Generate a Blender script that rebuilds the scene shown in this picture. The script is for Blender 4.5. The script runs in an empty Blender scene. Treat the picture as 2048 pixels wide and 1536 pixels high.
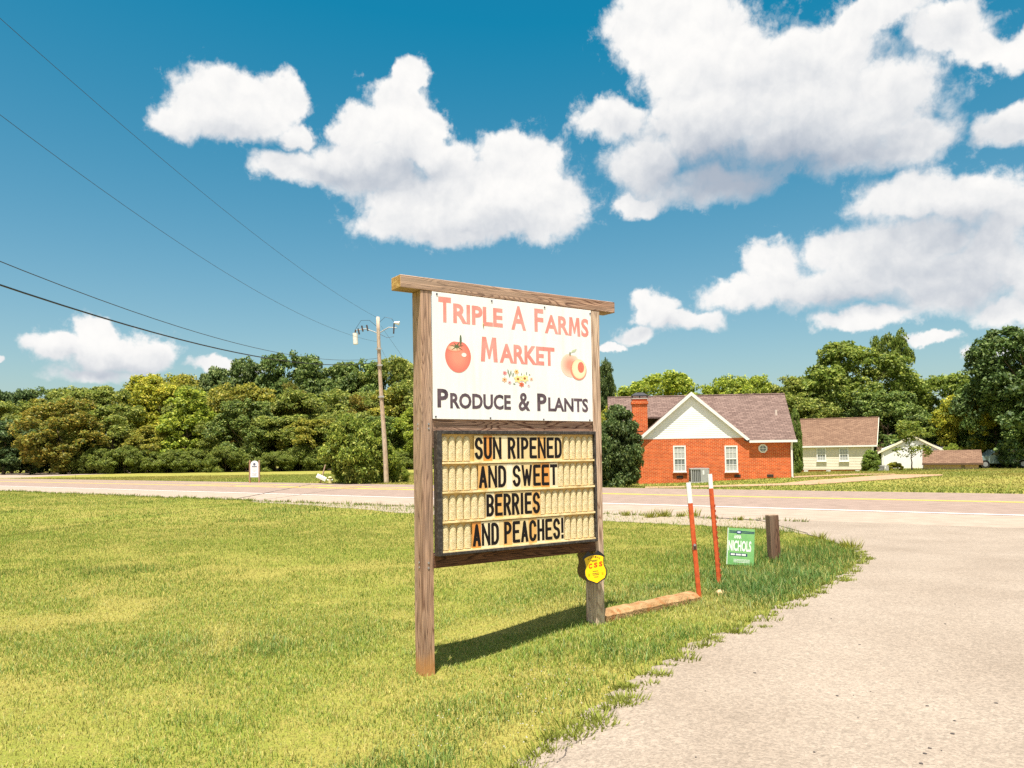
import bpy, bmesh, math, random
import numpy as np
from mathutils import Vector, Matrix

# ------------------------------------------------------------------ camera
scene = bpy.context.scene
COL = scene.collection
F, PW, PH = 1540.0, 2048.0, 1536.0
CAM_H = 1.6
PITCH, ROLL = math.radians(2.5), math.radians(0.80)
SHIFT_PX = 142.0 - F * math.tan(PITCH)
cam_d = bpy.data.cameras.new('camera')
cam_d.sensor_width = 36.0
cam_d.lens = 36.0 * F / PW
cam_d.shift_y = SHIFT_PX / PW
cam_d.clip_start, cam_d.clip_end = 0.05, 9000.0
cam = bpy.data.objects.new('camera', cam_d)
COL.objects.link(cam)
FWD = Vector((0, math.cos(PITCH), math.sin(PITCH)))
UP0 = Vector((0, -math.sin(PITCH), math.cos(PITCH)))
RGT0 = Vector((1, 0, 0))
RGT = RGT0 * math.cos(ROLL) - UP0 * math.sin(ROLL)
UPV = RGT0 * math.sin(ROLL) + UP0 * math.cos(ROLL)
mw = Matrix.Identity(4)
for i in range(3):
    mw[i][0], mw[i][1], mw[i][2] = RGT[i], UPV[i], -FWD[i]
mw[2][3] = CAM_H
cam.matrix_world = mw
scene.camera = cam

# ------------------------------------------------------------------ world, sun, exposure
SUN = Vector((-0.048, -0.286, 1.0)).normalized()
sun_el = math.asin(SUN.z)
sun_d = bpy.data.lights.new('sun', 'SUN')
sun_d.energy = 5.0
sun_d.angle = math.radians(0.53)
sun_d.color = (1.0, 0.94, 0.84)
sun_o = bpy.data.objects.new('sun', sun_d)
sun_o.rotation_euler = SUN.to_track_quat('Z', 'Y').to_euler()
sun_o.location = (0, -20, 60)
COL.objects.link(sun_o)
vs = scene.view_settings
vs.view_transform = 'Standard'; vs.look = 'None'; vs.gamma = 1.0; vs.use_curve_mapping = False
vs.exposure = 1.15
scene.cycles.use_denoising = False
scene.cycles.max_bounces = 8
scene.cycles.transparent_max_bounces = 8
scene.cycles.caustics_reflective = False
scene.cycles.caustics_refractive = False


def pixdir(u, v):
    return (FWD + RGT * ((u - 1024) / F) + UPV * ((768 - v + SHIFT_PX) / F)).normalized()


world = bpy.data.worlds.new('World')
scene.world = world
world.use_nodes = True


CL = (0.70, 0.45, 0.80, 0.60, 0.18)    # cloud edge and shading weights


def build_world():
    nt = world.node_tree
    nt.nodes.clear()
    N, L = nt.nodes.new, nt.links.new

    def math_n(tree, op, a, b=None, c=None, clamp=False):
        n = tree.nodes.new('ShaderNodeMath'); n.operation = op; n.use_clamp = clamp
        for i, x in enumerate((a, b, c)):
            if x is None: continue
            if hasattr(x, 'links'): tree.links.new(x, n.inputs[i])
            else: n.inputs[i].default_value = x
        return n.outputs[0]

    # ellipses that make up each cumulus: image-derived directions in (azimuth, elevation) radians
    E = [(450, 205, 110, 70), (545, 195, 70, 55), (375, 228, 70, 42), (470, 258, 95, 34), (600, 265, 30, 38),
         (822, 150, 42, 40), (800, 215, 78, 58), (718, 262, 56, 45), (815, 290, 90, 66), (620, 345, 92, 40), (740, 350, 130, 48),
         (1045, 325, 88, 62), (985, 390, 125, 66), (1115, 400, 76, 66), (870, 445, 160, 44), (960, 462, 140, 36), (1070, 450, 105, 42),
         (1330, 50, 125, 90), (1430, 130, 150, 125), (1600, 160, 200, 120), (1750, 215, 150, 100), (1420, 260, 170, 100),
         (1600, 290, 230, 70), (1810, 290, 110, 60), (1225, 245, 92, 42), (1290, 330, 80, 66), (1430, 350, 170, 40), (1270, 395, 56, 26),
         (1740, 40, 140, 44), (1900, 60, 115, 60), (1960, 95, 70, 46), (2010, 250, 80, 46), (1440, 365, 190, 40), (900, 345, 80, 66), (720, 325, 110, 50), (820, 390, 110, 50), (1700, 320, 160, 46), (1830, 475, 170, 50), (1950, 520, 130, 60), (520, 235, 80, 45), (860, 250, 46, 50),
         (1830, 395, 125, 52), (1955, 400, 110, 58), (1715, 495, 118, 44), (1800, 540, 190, 55), (1555, 525, 66, 50),
         (1490, 585, 95, 38), (1650, 575, 165, 40), (1900, 570, 170, 66), (1730, 632, 110, 26), (2010, 625, 80, 34), (2060, 560, 90, 60), (2060, 420, 90, 60), (2070, 80, 90, 50), (1985, 480, 90, 60),
         (1305, 615, 56, 34), (1370, 640, 70, 24), (1275, 665, 46, 18), (1228, 688, 28, 12),
         (182, 665, 52, 38), (105, 692, 58, 32), (215, 705, 115, 36), (300, 712, 52, 38), (190, 742, 90, 22), (450, 728, 70, 15),
         (1850, 684, 66, 13), (1985, 702, 44, 13), (0, 724, 18, 8)]

    def azel(u, v):
        d = pixdir(u, v)
        return math.atan2(d.x, d.y), math.asin(d.z)
    ell = []
    for u, v, ru, rv in E:
        a, e = azel(u, v)
        a1, _ = azel(u + ru, v); _, e1 = azel(u, v - rv)
        ell.append((a, e, abs(a1 - a), abs(e1 - e)))
    g = bpy.data.node_groups.new('cumulus_shape', 'ShaderNodeTree')
    g.interface.new_socket('P', in_out='INPUT', socket_type='NodeSocketVector')
    g.interface.new_socket('D', in_out='OUTPUT', socket_type='NodeSocketFloat')
    gi = g.nodes.new('NodeGroupInput'); go = g.nodes.new('NodeGroupOutput')
    acc = None
    for a, e, ra, re in ell:
        ma = g.nodes.new('ShaderNodeVectorMath'); ma.operation = 'MULTIPLY_ADD'
        g.links.new(gi.outputs[0], ma.inputs[0])
        ma.inputs[1].default_value = (1 / ra, 1 / re, 0)
        ma.inputs[2].default_value = (-a / ra, -e / re, 0)
        ln = g.nodes.new('ShaderNodeVectorMath'); ln.operation = 'LENGTH'
        g.links.new(ma.outputs[0], ln.inputs[0])
        acc = ln.outputs['Value'] if acc is None else math_n(g, 'SMOOTH_MIN', acc, ln.outputs['Value'], 0.22)
    g.links.new(math_n(g, 'SUBTRACT', 1.0, acc), go.inputs[0])

    # undersides turned away from the sun: soft ellipses with a weight
    DK_ = [(480, 275, 130, 34, .50), (800, 350, 130, 44, .55), (690, 365, 120, 30, .45), (960, 468, 210, 36, .50), (1440, 335, 190, 66, 1.05), (1620, 350, 220, 44, .75),
           (1560, 170, 190, 60, .30), (1790, 250, 160, 60, .35), (1850, 445, 170, 36, .60), (1680, 605, 210, 26, .60), (1840, 530, 210, 40, .55), (1960, 600, 120, 40, .55),
           (1340, 662, 100, 16, .45), (200, 735, 150, 28, .70), (1250, 265, 90, 22, .30), (1990, 270, 80, 30, .35), (1850, 80, 130, 40, .30), (1980, 460, 90, 40, .40)]
    gdk = bpy.data.node_groups.new('cumulus_undersides', 'ShaderNodeTree')
    gdk.interface.new_socket('P', in_out='INPUT', socket_type='NodeSocketVector')
    gdk.interface.new_socket('D', in_out='OUTPUT', socket_type='NodeSocketFloat')
    gi = gdk.nodes.new('NodeGroupInput'); go = gdk.nodes.new('NodeGroupOutput'); acc = None
    for u, v, ru, rv, wgt in DK_:
        a, e = azel(u, v); a1, _ = azel(u + ru, v); _, e1 = azel(u, v - rv)
        ra, re = abs(a1 - a), abs(e1 - e)
        ma = gdk.nodes.new('ShaderNodeVectorMath'); ma.operation = 'MULTIPLY_ADD'; gdk.links.new(gi.outputs[0], ma.inputs[0])
        ma.inputs[1].default_value = (1 / ra, 1 / re, 0); ma.inputs[2].default_value = (-a / ra, -e / re, 0)
        dt = gdk.nodes.new('ShaderNodeVectorMath'); dt.operation = 'DOT_PRODUCT'; gdk.links.new(ma.outputs[0], dt.inputs[0]); gdk.links.new(ma.outputs[0], dt.inputs[1])
        ex = math_n(gdk, 'POWER', 0.42, dt.outputs['Value'])
        acc = math_n(gdk, 'MULTIPLY', ex, wgt) if acc is None else math_n(gdk, 'MULTIPLY_ADD', ex, wgt, acc)
    gdk.links.new(acc, go.inputs[0])

    tc = N('ShaderNodeTexCoord')
    sep = N('ShaderNodeSeparateXYZ'); L(tc.outputs['Generated'], sep.inputs[0])
    az = math_n(nt, 'ARCTAN2', sep.outputs[0], sep.outputs[1])
    el = math_n(nt, 'ARCSINE', sep.outputs[2])
    cmb = N('ShaderNodeCombineXYZ'); L(az, cmb.inputs[0]); L(el, cmb.inputs[1])
    P = cmb.outputs[0]

    def noise(vec, scale, detail, rough, off=(0, 0, 0), dist=0.0):
        mp = N('ShaderNodeVectorMath'); mp.operation = 'ADD'; L(vec, mp.inputs[0]); mp.inputs[1].default_value = off
        n = N('ShaderNodeTexNoise'); n.noise_dimensions = '2D'
        L(mp.outputs[0], n.inputs['Vector'])
        n.inputs['Scale'].default_value = scale; n.inputs['Detail'].default_value = detail
        n.inputs['Roughness'].default_value = rough; n.inputs['Distortion'].default_value = dist
        return n
    def offs(vec, off):
        a = N('ShaderNodeVectorMath'); a.operation = 'ADD'; L(vec, a.inputs[0]); a.inputs[1].default_value = off
        return a.outputs[0]

    def puffs(vec, scale, detail):
        """rounded cauliflower heads: one minus the distance to scattered centres, at several sizes"""
        v = N('ShaderNodeTexVoronoi'); v.voronoi_dimensions = '2D'; v.feature = 'SMOOTH_F1' if SMOOTH else 'F1'; v.normalize = True
        L(vec, v.inputs['Vector']); v.inputs['Scale'].default_value = scale; v.inputs['Detail'].default_value = detail
        v.inputs['Roughness'].default_value = 0.55; v.inputs['Lacunarity'].default_value = 2.3
        return math_n(nt, 'SUBTRACT', 1.0, v.outputs['Distance'])
    SMOOTH = False
    w1 = noise(P, 10, 6, 0.58, (3, 1, 0))
    sub = N('ShaderNodeVectorMath'); sub.operation = 'SUBTRACT'; L(w1.outputs['Color'], sub.inputs[0]); sub.inputs[1].default_value = (.5, .5, .5)
    ma = N('ShaderNodeVectorMath'); ma.operation = 'MULTIPLY_ADD'
    L(sub.outputs[0], ma.inputs[0]); ma.inputs[1].default_value = (0.075, 0.060, 0); L(P, ma.inputs[2])
    P2 = ma.outputs[0]
    gn = N('ShaderNodeGroup'); gn.node_tree = g; L(P2, gn.inputs[0]); f0 = gn.outputs[0]
    gd = N('ShaderNodeGroup'); gd.node_tree = gdk; L(P2, gd.inputs[0]); dark = gd.outputs[0]
    # puff lookup is itself dragged about by the turbulence so that no cell edge shows
    mb_ = N('ShaderNodeVectorMath'); mb_.operation = 'MULTIPLY_ADD'
    L(sub.outputs[0], mb_.inputs[0]); mb_.inputs[1].default_value = (0.040, 0.040, 0); L(P, mb_.inputs[2])
    pf0, pf1 = puffs(mb_.outputs[0], 17, 3.0), puffs(offs(mb_.outputs[0], (-0.004, 0.012, 0)), 17, 1.5)
    nA = noise(P, 42, 6, 0.68, (7, 2, 0), 0.2).outputs['Fac']
    # scattered fair-weather cumulus over the rest of the sky, the same kind as those in view
    gen = noise(P, 3.2, 5, 0.55, (11, 4, 0)).outputs['Fac']
    out_az = math_n(nt, 'SUBTRACT', math_n(nt, 'ABSOLUTE', az), 0.72)
    out_el = math_n(nt, 'SUBTRACT', el, 0.62)
    out = math_n(nt, 'MULTIPLY', math_n(nt, 'MAXIMUM', out_az, out_el), 8.0, clamp=True)
    gf = math_n(nt, 'MULTIPLY', math_n(nt, 'SUBTRACT', gen, 0.53), 7.0)
    gf = math_n(nt, 'SUBTRACT', gf, math_n(nt, 'MULTIPLY', math_n(nt, 'SUBTRACT', 1.0, out), 9.0))
    f0g = math_n(nt, 'MAXIMUM', f0, gf)
    d = math_n(nt, 'ADD', f0g, math_n(nt, 'MULTIPLY', math_n(nt, 'SUBTRACT', pf0, 0.44), CL[0]))
    d = math_n(nt, 'ADD', d, math_n(nt, 'MULTIPLY', math_n(nt, 'SUBTRACT', nA, 0.5), CL[1]))
    soft = math_n(nt, 'MULTIPLY_ADD', dark, 0.55, 0.36)
    mr = N('ShaderNodeMapRange'); mr.interpolation_type = 'SMOOTHSTEP'
    L(d, mr.inputs[0]); mr.inputs[1].default_value = -0.02; L(soft, mr.inputs[2])
    # thin torn veil round the bodies
    veil = math_n(nt, 'ADD', f0g, math_n(nt, 'MULTIPLY', math_n(nt, 'SUBTRACT', nA, 0.5), 2.1))
    mv = N('ShaderNodeMapRange'); mv.interpolation_type = 'SMOOTHSTEP'
    L(veil, mv.inputs[0]); mv.inputs[1].default_value = -0.20; mv.inputs[2].default_value = 0.55; mv.inputs[4].default_value = 0.55
    alpha = math_n(nt, 'MAXIMUM', mr.outputs[0], mv.outputs[0])
    rel = math_n(nt, 'SUBTRACT', pf1, pf0)
    # shade: grey undersides, modelled heads, bright thin rims
    sh = math_n(nt, 'ADD', math_n(nt, 'MULTIPLY', dark, CL[2]), math_n(nt, 'MULTIPLY', rel, CL[3]))
    sh = math_n(nt, 'ADD', sh, math_n(nt, 'MULTIPLY', math_n(nt, 'SUBTRACT', nA, 0.5), CL[4]))
    ms = N('ShaderNodeMapRange'); ms.interpolation_type = 'SMOOTHSTEP'
    L(sh, ms.inputs[0]); ms.inputs[1].default_value = -0.22; ms.inputs[2].default_value = 1.0
    cr = N('ShaderNodeMix'); cr.data_type = 'RGBA'
    L(ms.outputs[0], cr.inputs[0])
    cr.inputs[6].default_value = (1.0, 0.985, 0.96, 1)
    cr.inputs[7].default_value = (0.41, 0.47, 0.56, 1)
    sky = N('ShaderNodeTexSky'); sky.sky_type = 'NISHITA'; sky.sun_disc = False
    sky.sun_elevation = sun_el
    sky.sun_rotation = math.atan2(SUN.x, SUN.y)
    sky.altitude = 150; sky.air_density = 1.0; sky.dust_density = 1.6; sky.ozone_density = 3.0
    # deeper, more saturated zenith: the clear blue of this sky
    tint = N('ShaderNodeVectorMath'); tint.operation = 'MULTIPLY_ADD'
    L(sky.outputs[0], tint.inputs[0]); tint.inputs[1].default_value = (1.50, 1.15, 0.85); tint.inputs[2].default_value = (-1.62, -0.34, 0.42)
    tmx = N('ShaderNodeVectorMath'); tmx.operation = 'MAXIMUM'; L(tint.outputs[0], tmx.inputs[0]); tmx.inputs[1].default_value = (0.06, 0.3, 0.6)
    b1 = N('ShaderNodeBackground'); L(tmx.outputs[0], b1.inputs[0]); b1.inputs[1].default_value = 0.061
    b2 = N('ShaderNodeBackground'); L(cr.outputs[2], b2.inputs[0]); b2.inputs[1].default_value = 0.46
    mx = N('ShaderNodeMixShader'); L(alpha, mx.inputs[0]); L(b1.outputs[0], mx.inputs[1]); L(b2.outputs[0], mx.inputs[2])
    ow = N('ShaderNodeOutputWorld'); L(mx.outputs[0], ow.inputs[0])


build_world()
world.cycles.sampling_method = 'MANUAL'
world.cycles.sample_map_resolution = 512

# ------------------------------------------------------------------ helpers
rng = np.random.default_rng(7)
random.seed(7)


def sstep(a, b, x):
    t = np.clip((np.asarray(x, float) - a) / (b - a), 0, 1)
    return t * t * (3 - 2 * t)


def T(x, y):
    """terrain height"""
    x = np.asarray(x, float); y = np.asarray(y, float)
    z = 0.155 * sstep(-0.6, 0.72, x) * (1 - sstep(8.0, 14.0, y)) * sstep(-8, 0, y)
    z = z + 0.30 * sstep(6.5, 17, x) * sstep(33, 40, y) * (1 - sstep(48, 60, y)) - 0.10 * sstep(33, 40, y) * (1 - sstep(48, 60, y)) * sstep(2, 5, x)
    return z


def Tf(x, y): return float(T(x, y))


def at(u, v, Y):
    d = pixdir(u, v)
    t = Y / d.y
    return Vector((d.x * t, Y, CAM_H + d.z * t))


def gp(u, v):
    """pixel -> point on the terrain"""
    d = pixdir(u, v)
    if d.z > -1e-4: d.z = -1e-4
    t = -CAM_H / d.z
    for _ in range(30):
        t = (Tf(d.x * t, d.y * t) - CAM_H) / d.z
    return Vector((d.x * t, d.y * t, CAM_H + d.z * t))


def g2(pts): return [tuple(gp(u, v)[:2]) for u, v in pts]


_p = None


def vnoise(x, y, seed=0):
    r = np.random.default_rng(seed)
    tab = r.random((256, 256))
    xi = np.floor(x).astype(int); yi = np.floor(y).astype(int)
    fx = x - xi; fy = y - yi
    fx = fx * fx * (3 - 2 * fx); fy = fy * fy * (3 - 2 * fy)
    a = tab[xi % 256, yi % 256]; b = tab[(xi + 1) % 256, yi % 256]
    c = tab[xi % 256, (yi + 1) % 256]; d = tab[(xi + 1) % 256, (yi + 1) % 256]
    return (a * (1 - fx) + b * fx) * (1 - fy) + (c * (1 - fx) + d * fx) * fy


def fbm(x, y, sc, seed=0, oc=4):
    s = 0; amp = 1; tot = 0
    for i in range(oc):
        s = s + amp * vnoise(x * sc * 2 ** i + 13.7 * i, y * sc * 2 ** i + 7.1 * i, seed + i); tot += amp; amp *= .55
    return s / tot


def inpoly(x, y, poly):
    x = np.asarray(x); y = np.asarray(y); r = np.zeros(x.shape, bool)
    n = len(poly)
    for i in range(n):
        x1, y1 = poly[i]; x2, y2 = poly[(i + 1) % n]
        c = ((y1 > y) != (y2 > y)) & (x < (x2 - x1) * (y - y1) / ((y2 - y1) or 1e-12) + x1)
        r ^= c
    return r


def dist_line(x, y, pts):
    d = np.full(np.asarray(x).shape, 1e9)
    for (x1, y1), (x2, y2) in zip(pts[:-1], pts[1:]):
        dx, dy = x2 - x1, y2 - y1
        t = np.clip(((x - x1) * dx + (y - y1) * dy) / (dx * dx + dy * dy), 0, 1)
        d = np.minimum(d, np.hypot(x - x1 - t * dx, y - y1 - t * dy))
    return d


# ---- materials
def new_mat(name):
    m = bpy.data.materials.new(name); m.use_nodes = True
    nt = m.node_tree
    return m, nt, nt.nodes['Principled BSDF']


def srgb(r, g, b):
    f = lambda c: (c / 255 / 12.92) if c / 255 <= .04045 else ((c / 255 + .055) / 1.055) ** 2.4
    return (f(r), f(g), f(b), 1)


def mat_noise(name, c1, c2, scale=8, detail=6, rough=.8, bump=0.0, bscale=None, stretch=(1, 1, 1), coord='Object', spec=.3, c3=None, s3=60, f3=.5, metallic=0):
    m, nt, b = new_mat(name)
    N, L = nt.nodes.new, nt.links.new
    tc = N('ShaderNodeTexCoord'); mp = N('ShaderNodeMapping'); mp.inputs['Scale'].default_value = stretch
    L(tc.outputs[coord], mp.inputs[0])
    n = N('ShaderNodeTexNoise'); n.inputs['Scale'].default_value = scale; n.inputs['Detail'].default_value = detail
    L(mp.outputs[0], n.inputs['Vector'])
    r = N('ShaderNodeValToRGB'); r.color_ramp.elements[0].position = .32; r.color_ramp.elements[1].position = .68
    r.color_ramp.elements[0].color = tuple(c1[:3]) + (1,); r.color_ramp.elements[1].color = tuple(c2[:3]) + (1,)
    L(n.outputs['Fac'], r.inputs[0])
    out = r.outputs[0]
    if c3 is not None:
        n3 = N('ShaderNodeTexNoise'); n3.inputs['Scale'].default_value = s3; n3.inputs['Detail'].default_value = 4
        L(mp.outputs[0], n3.inputs['Vector'])
        r3 = N('ShaderNodeValToRGB'); r3.color_ramp.elements[0].position = .5; r3.color_ramp.elements[1].position = .72
        r3.color_ramp.elements[0].color = (0, 0, 0, 1); r3.color_ramp.elements[1].color = (f3, f3, f3, 1)
        L(n3.outputs['Fac'], r3.inputs[0])
        mx = N('ShaderNodeMix'); mx.data_type = 'RGBA'; L(r3.outputs[0], mx.inputs[0]); L(out, mx.inputs[6]); mx.inputs[7].default_value = tuple(c3[:3]) + (1,)
        out = mx.outputs[2]
    L(out, b.inputs['Base Color'])
    b.inputs['Roughness'].default_value = rough; b.inputs['Specular IOR Level'].default_value = spec; b.inputs['Metallic'].default_value = metallic
    if bump:
        nb = N('ShaderNodeTexNoise'); nb.inputs['Scale'].default_value = bscale or scale * 3; nb.inputs['Detail'].default_value = 5
        L(mp.outputs[0], nb.inputs['Vector'])
        bp = N('ShaderNodeBump'); bp.inputs['Strength'].default_value = bump; bp.inputs['Distance'].default_value = .02
        L(nb.outputs['Fac'], bp.inputs['Height']); L(bp.outputs[0], b.inputs['Normal'])
    return m


def plain(name, c, rough=.6, spec=.3, var=.12, scale=14, metallic=0.0):
    c = tuple(c[:3])
    return mat_noise(name, tuple(x * (1 - var) for x in c), tuple(min(1, x * (1 + var * .6)) for x in c), scale=scale, rough=rough, spec=spec, metallic=metallic)


def wood(name, axis, base, dark, grey, ring=34.0, seed=0.0, stain=None):
    """weathered timber: cathedral grain, fine checks, pale bleached streaks"""
    m, nt, b = new_mat(name)
    N, L = nt.nodes.new, nt.links.new
    tc = N('ShaderNodeTexCoord'); mp = N('ShaderNodeMapping')
    sc = [1, 1, 1]; sc['xyz'.index(axis)] = .10
    mp.inputs['Scale'].default_value = sc; mp.inputs['Location'].default_value = (seed, seed * .7, seed * .3)
    L(tc.outputs['Object'], mp.inputs[0])
    nz = N('ShaderNodeTexNoise'); nz.inputs['Scale'].default_value = 7; nz.inputs['Detail'].default_value = 2; nz.inputs['Distortion'].default_value = .4
    L(mp.outputs[0], nz.inputs['Vector'])
    mu = N('ShaderNodeMath'); mu.operation = 'MULTIPLY'; mu.inputs[1].default_value = ring; L(nz.outputs['Fac'], mu.inputs[0])
    fr = N('ShaderNodeMath'); fr.operation = 'FRACT'; L(mu.outputs[0], fr.inputs[0])
    ramp = N('ShaderNodeValToRGB'); e = ramp.color_ramp.elements
    e[0].position = 0.0; e[0].color = dark; e[1].position = .38; e[1].color = base
    e2 = ramp.color_ramp.elements.new(.86); e2.color = base
    e3 = ramp.color_ramp.elements.new(1.0); e3.color = dark
    L(fr.outputs[0], ramp.inputs[0])
    mp2 = N('ShaderNodeMapping'); sc2 = [160, 160, 160]; sc2['xyz'.index(axis)] = 4.0
    mp2.inputs['Scale'].default_value = sc2; L(tc.outputs['Object'], mp2.inputs[0])
    n2 = N('ShaderNodeTexNoise'); n2.inputs['Scale'].default_value = 1.0; n2.inputs['Detail'].default_value = 5; L(mp2.outputs[0], n2.inputs['Vector'])
    r2 = N('ShaderNodeValToRGB'); r2.color_ramp.elements[0].position = .36; r2.color_ramp.elements[1].position = .66
    r2.color_ramp.elements[0].color = (.30, .26, .24, 1); r2.color_ramp.elements[1].color = (1.15, 1.12, 1.1, 1)
    L(n2.outputs['Fac'], r2.inputs[0])
    mx = N('ShaderNodeMix'); mx.data_type = 'RGBA'; mx.blend_type = 'MULTIPLY'; mx.inputs[0].default_value = .8
    L(ramp.outputs[0], mx.inputs[6]); L(r2.outputs[0], mx.inputs[7])
    n4 = N('ShaderNodeTexNoise'); n4.inputs['Scale'].default_value = 3.0; n4.inputs['Detail'].default_value = 6; L(mp.outputs[0], n4.inputs['Vector'])
    r4 = N('ShaderNodeValToRGB'); r4.color_ramp.elements[0].position = .42; r4.color_ramp.elements[1].position = .72
    r4.color_ramp.elements[1].color = (.75, .75, .75, 1); L(n4.outputs['Fac'], r4.inputs[0])
    mg = N('ShaderNodeMix'); mg.data_type = 'RGBA'; L(r4.outputs[0], mg.inputs[0]); L(mx.outputs[2], mg.inputs[6]); mg.inputs[7].default_value = grey
    col_out = mg.outputs[2]
    if stain is not None:
        sz = N('ShaderNodeSeparateXYZ'); L(tc.outputs['Object'], sz.inputs[0])
        ng = N('ShaderNodeTexNoise'); ng.inputs['Scale'].default_value = 9; L(tc.outputs['Object'], ng.inputs['Vector'])
        zz = N('ShaderNodeMath'); zz.operation = 'MULTIPLY_ADD'; L(ng.outputs['Fac'], zz.inputs[0]); zz.inputs[1].default_value = -.22; L(sz.outputs[2], zz.inputs[2])
        mr = N('ShaderNodeMapRange'); mr.inputs[1].default_value = stain; mr.inputs[2].default_value = stain - .16; mr.inputs[4].default_value = .8; L(zz.outputs[0], mr.inputs[0])
        mo = N('ShaderNodeMix'); mo.data_type = 'RGBA'; L(mr.outputs[0], mo.inputs[0]); L(col_out, mo.inputs[6]); mo.inputs[7].default_value = srgb(186, 132, 78)
        col_out = mo.outputs[2]
    L(col_out, b.inputs['Base Color'])
    b.inputs['Roughness'].default_value = .85; b.inputs['Specular IOR Level'].default_value = .2
    bp = N('ShaderNodeBump'); bp.inputs['Strength'].default_value = .5; bp.inputs['Distance'].default_value = .004
    L(n2.outputs['Fac'], bp.inputs['Height']); L(bp.outputs[0], b.inputs['Normal'])
    return m


def leaf_mat(name, ca, cb, cc, trans=.35):
    """foliage: random shade per leaf clump, object colour multiplies it"""
    m, nt, b = new_mat(name)
    N, L = nt.nodes.new, nt.links.new
    ge = N('ShaderNodeNewGeometry')
    r = N('ShaderNodeValToRGB'); e = r.color_ramp.elements
    e[0].color = ca; e[1].color = cc; x = e.new(.55); x.color = cb
    L(ge.outputs['Random Per Island'], r.inputs[0])
    tc = N('ShaderNodeTexCoord'); n = N('ShaderNodeTexNoise'); n.inputs['Scale'].default_value = .55; n.inputs['Detail'].default_value = 3
    L(tc.outputs['Object'], n.inputs['Vector'])
    mr = N('ShaderNodeMapRange'); mr.inputs[1].default_value = .3; mr.inputs[2].default_value = .7; mr.inputs[3].default_value = .72; mr.inputs[4].default_value = 1.25
    L(n.outputs['Fac'], mr.inputs[0])
    oi = N('ShaderNodeObjectInfo')
    m1 = N('ShaderNodeMix'); m1.data_type = 'RGBA'; m1.blend_type = 'MULTIPLY'; m1.inputs[0].default_value = 1
    L(r.outputs[0], m1.inputs[6]); L(oi.outputs['Color'], m1.inputs[7])
    m2 = N('ShaderNodeVectorMath'); m2.operation = 'SCALE'; L(m1.outputs[2], m2.inputs[0]); L(mr.outputs[0], m2.inputs['Scale'])
    L(m2.outputs[0], b.inputs['Base Color']); b.inputs['Roughness'].default_value = .55; b.inputs['Specular IOR Level'].default_value = .28
    tr = N('ShaderNodeBsdfTranslucent'); L(m2.outputs[0], tr.inputs[0])
    ms = N('ShaderNodeMixShader'); ms.inputs[0].default_value = trans
    L(b.outputs[0], ms.inputs[1]); L(tr.outputs[0], ms.inputs[2])
    L(ms.outputs[0], nt.nodes['Material Output'].inputs[0])
    return m


# ---- mesh building
class MB:
    def __init__(s): s.v = []; s.f = []; s.m = []

    def add(s, vs_, fs_, mi=0):
        o = len(s.v); s.v += [tuple(v) for v in vs_]
        for f in fs_: s.f.append([i + o for i in f]); s.m.append(mi)
        return s

    def box(s, x0, x1, y0, y1, z0, z1, mi=0):
        v = [(x, y, z) for z in (z0, z1) for y in (y0, y1) for x in (x0, x1)]
        return s.add(v, [(0, 2, 3, 1), (4, 5, 7, 6), (0, 1, 5, 4), (2, 6, 7, 3), (0, 4, 6, 2), (1, 3, 7, 5)], mi)

    def prism(s, poly, d0, d1, plane='xz', mi=0):
        """poly in a plane extruded along the third axis"""
        n = len(poly)
        def P(a, b, d): return (a, d, b) if plane == 'xz' else ((a, b, d) if plane == 'xy' else (d, a, b))
        v = [P(a, b, d0) for a, b in poly] + [P(a, b, d1) for a, b in poly]
        return s.add(v, [tuple(range(n))[::-1], tuple(range(n, 2 * n))] + [(i, (i + 1) % n, (i + 1) % n + n, i + n) for i in range(n)], mi)

    def tube(s, pts, rad, n=8, mi=0, cap=True):
        pts = [Vector(p) for p in pts]
        if not hasattr(rad, '__len__'): rad = [rad] * len(pts)
        rings = []
        o = len(s.v)
        for i, p in enumerate(pts):
            t = (pts[min(i + 1, len(pts) - 1)] - pts[max(i - 1, 0)]).normalized()
            a = t.cross(Vector((0, 0, 1)) if abs(t.z) < .9 else Vector((1, 0, 0))).normalized(); b = t.cross(a)
            for k in range(n):
                q = p + (a * math.cos(k * 2 * math.pi / n) + b * math.sin(k * 2 * math.pi / n)) * rad[i]
                s.v.append(tuple(q))
        for i in range(len(pts) - 1):
            for k in range(n):
                s.f.append([o + i * n + k, o + i * n + (k + 1) % n, o + (i + 1) * n + (k + 1) % n, o + (i + 1) * n + k]); s.m.append(mi)
        if cap:
            s.f.append([o + k for k in range(n)][::-1]); s.m.append(mi)
            s.f.append([o + (len(pts) - 1) * n + k for k in range(n)]); s.m.append(mi)
        return s

    def mesh(s, name, mats):
        me = bpy.data.meshes.new(name); me.from_pydata(s.v, [], s.f)
        for m in (mats if isinstance(mats, (list, tuple)) else [mats]): me.materials.append(m)
        me.polygons.foreach_set('material_index', s.m)
        bm = bmesh.new(); bm.from_mesh(me); bmesh.ops.recalc_face_normals(bm, faces=bm.faces); bm.to_mesh(me); bm.free()
        return me

    def build(s, name, mats, parent=None, bevel=0, smooth=False, loc=None):
        return link(name, s.mesh(name, mats), parent, bevel, smooth, loc)


def link(name, me, parent=None, bevel=0, smooth=False, loc=None):
    o = bpy.data.objects.new(name, me); COL.objects.link(o)
    if parent: o.parent = parent
    if loc is not None: o.location = loc
    if smooth:
        for p in me.polygons: p.use_smooth = True
    if bevel:
        bv = o.modifiers.new('bevel', 'BEVEL'); bv.width = bevel; bv.segments = 2; bv.limit_method = 'ANGLE'
    return o


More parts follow.
